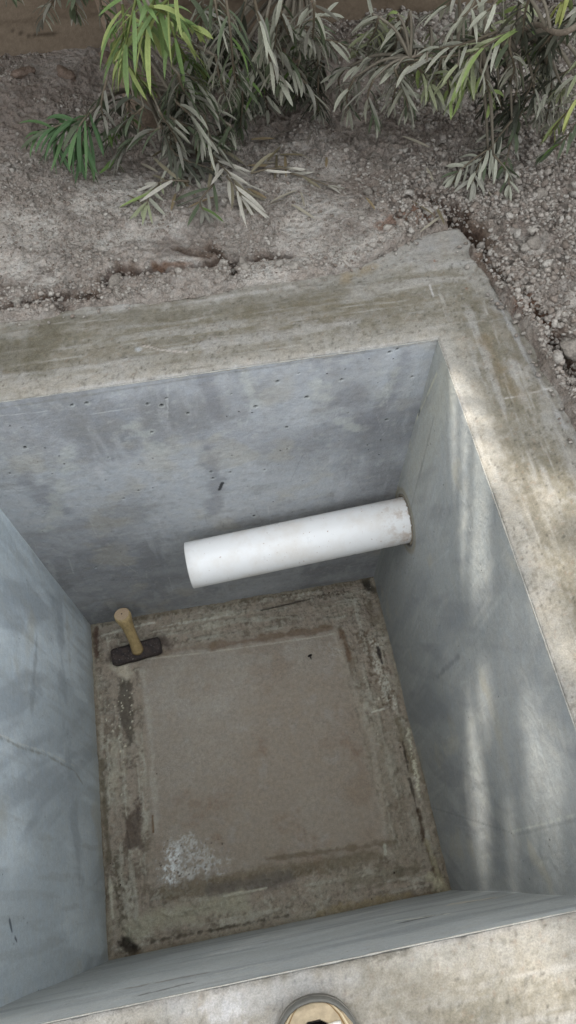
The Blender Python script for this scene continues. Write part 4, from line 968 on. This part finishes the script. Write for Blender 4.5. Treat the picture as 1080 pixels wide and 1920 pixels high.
# inner sprays that fill the hedge's dark heart, hung from random points of each stem
def filler(root, P_, n, box, zr, kinds, seed):
    rd = random.Random(seed)
    for i in range(n):
        x = rd.uniform(box[0], box[2]); y = rd.uniform(box[1], box[3]); f = 1-(y-box[1])/(box[3]-box[1]); z = zr[0]+(zr[1]-zr[0])*f*rd.uniform(.6, 1.1)
        dx = rd.uniform(-45, 45); dy = rd.uniform(45, 95)
        spray(root, [(x-dx*.3, y-dy*.5, z+.05), (x, y, z), (x+dx*.6, y+dy*.5, max(.02, z-.08))], rd.uniform(.055, .078), rd.choice(kinds), seed*100+i, src_for(root, P_, at((x, y), 2, z), z), wid=.0076, droop=1.0, leafless=.0, step=.0075)
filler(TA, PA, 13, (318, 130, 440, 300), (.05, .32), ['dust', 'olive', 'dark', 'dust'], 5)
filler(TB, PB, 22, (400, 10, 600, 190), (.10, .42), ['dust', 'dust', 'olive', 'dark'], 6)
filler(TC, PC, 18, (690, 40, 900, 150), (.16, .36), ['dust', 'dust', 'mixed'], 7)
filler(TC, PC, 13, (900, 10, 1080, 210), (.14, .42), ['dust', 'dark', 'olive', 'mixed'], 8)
shade_crown(TA, PA, 301, 5500); shade_crown(TB, PB, 302, 5500); shade_crown(TC, PC, 303, 0); shade_crown(TD, PD, 304, 0)

# ------------------------------------------------------------------ fallen sprays and leaves on the soil
def fallen(pxz, L, seed, label, step=.012, kind='fallen', spread=50):
    p0 = at(pxz[0][:2], 2, .01)
    root = empty('fallen_spray', (p0[0], p0[1], .01), label, 'leaf spray', 'broken leaf sprays lying on the soil')
    pts = []
    for x, y, z in pxz:
        q = at((x, y), 2, 0.01); h = float(soil_height(np.array([q[0]]), np.array([q[1]]))[0]); pts.append((x, y, max(h, 0)+z*1.6))
    return spray(root, pts, L, kind, seed, None, step, .0076, .3, spread, True)
fallen([(388, 268, .02), (405, 300, .02), (428, 325, .02), (452, 360, .012)], .10, 401, 'dusty grey leaf spray lying limp on the soil under the middle of the hedge')
fallen([(425, 330, .02), (440, 350, .02), (455, 372, .012)], .115, 402, 'pale drooping leaf tuft ending nearest the rim in the left half', .014, 'fallen', 35)
fallen([(355, 340, .012), (320, 338, .016), (290, 345, .01)], .095, 403, 'small fallen sprig of long pale leaves curving left below the left trunk', .018)
fallen([(300, 345, .01), (282, 362, .012), (275, 385, .008)], .08, 404, 'tiny fallen sprig with drooping leaf fan below the left trunk', .014, 'mixed', 40)
fallen([(470, 325, .01), (510, 316, .014), (560, 318, .008)], .07, 405, 'bare thin sprig lying flat between pale soil and hedge centre', .03, 'fallen', 30)
fallen([(545, 325, .008), (575, 333, .010), (615, 348, .006)], .065, 406, 'straight dry sprig lying on the pale smooth soil patch', .03, 'fallen', 25)
fallen([(400, 345, .01), (375, 378, .012), (385, 400, .008)], .085, 407, 'olive green sprig lying left of the pale drooping tuft', .014, 'olive', 40)
for i in range(44):
    q = (random.uniform(230, 620), random.uniform(250, 400)) if i < 34 else (random.uniform(700, 1060), random.uniform(230, 420))
    p = at(q, 2, .01); h = float(soil_height(np.array([p[0]]), np.array([p[1]]))[0]); mb = MB(); a = random.uniform(0, 6.28)
    L = random.uniform(.04, .09); leaf(mb, (0, 0, .004), (math.cos(a), math.sin(a), .12), L, .0066, lin(random.choice([(158, 150, 132), (134, 118, 90), (110, 100, 78)])), .12, random.gauss(0, .5), .5)
    o = mb.build('fallen_leaf', M_LEAF); o.location = (p[0], p[1], max(h, 0)+.002)
    tag(o, 'single narrow dry leaf lying on the soil below the hedge', 'leaf', 'single dry leaves scattered on the soil')
# dark dry leaf crumb on the pit floor
mb = MB(); leaf(mb, (0, 0, .002), (1, .3, .2), .018, .008, lin((40, 34, 30)), .8, .3, .5); leaf(mb, (.008, 0, .002), (.2, -1, .1), .012, .005, lin((40, 34, 30)), .5, .3, .5)
o = mb.build('dead_leaf', M_LEAF); q = at((577, 1232), 2, -H); o.location = (q[0], q[1], -H+.003); tag(o, 'tiny dark curled dead leaf on the pit floor below the pipe', 'leaf')

# ------------------------------------------------------------------ camera, light, world
cd = bpy.data.cameras.new('camera'); cam = bpy.data.objects.new('camera', cd); COL.objects.link(cam)
cam.location = CAM; cam.rotation_euler = ROT; cd.sensor_fit = 'VERTICAL'; cd.sensor_height = 36; cd.sensor_width = 36*.5625; cd.lens = 36*FPX/1920; cd.clip_start = .02; cd.clip_end = 500
scene.camera = cam
sl = bpy.data.lights.new('sun', 'SUN'); sl.energy = 4.0; sl.angle = math.radians(1.4); sl.color = (1, .97, .915)
so = bpy.data.objects.new('sun', sl); COL.objects.link(so); so.rotation_euler = SUN.to_track_quat('-Z', 'Y').to_euler(); so.location = (0, 0, 6)
w = bpy.data.worlds.new('World'); scene.world = w; w.use_nodes = True; nt = w.node_tree; nt.nodes.clear()
sky = nt.nodes.new('ShaderNodeTexSky'); sky.sky_type = 'NISHITA'; sky.sun_disc = False
D = -SUN; sky.sun_elevation = math.asin(D.z); sky.sun_rotation = math.atan2(D.x, D.y); sky.air_density = 1.0; sky.dust_density = 5.0; sky.ozone_density = 1.0
hs = nt.nodes.new('ShaderNodeHueSaturation'); hs.inputs['Saturation'].default_value = .4
bg = nt.nodes.new('ShaderNodeBackground'); bg.inputs[1].default_value = .15; out = nt.nodes.new('ShaderNodeOutputWorld')
mx = nt.nodes.new('ShaderNodeMix'); mx.data_type = 'RGBA'; mx.inputs[0].default_value = .8   # thin high cloud, brightest overhead
gt = nt.nodes.new('ShaderNodeTexCoord'); gs = nt.nodes.new('ShaderNodeSeparateXYZ'); gm = nt.nodes.new('ShaderNodeMapRange'); gv = nt.nodes.new('ShaderNodeVectorMath'); gv.operation = 'SCALE'
nt.links.new(gt.outputs['Generated'], gs.inputs[0]); nt.links.new(gs.outputs[2], gm.inputs[0]); gm.inputs[1].default_value = 0; gm.inputs[2].default_value = 1; gm.inputs[3].default_value = .42; gm.inputs[4].default_value = 1.35
gv.inputs[0].default_value = (7.5, 7.95, 8.55); nt.links.new(gm.outputs[0], gv.inputs['Scale']); nt.links.new(gv.outputs[0], mx.inputs[7])
nt.links.new(sky.outputs[0], hs.inputs['Color']); nt.links.new(hs.outputs[0], mx.inputs[6]); nt.links.new(mx.outputs[2], bg.inputs[0]); nt.links.new(bg.outputs[0], out.inputs[0])
scene.view_settings.view_transform = 'Standard'; scene.view_settings.look = 'None'; scene.view_settings.exposure = 1.05; scene.view_settings.gamma = 1
scene.cycles.max_bounces = 8; scene.cycles.diffuse_bounces = 5
scene.cycles.use_denoising = True
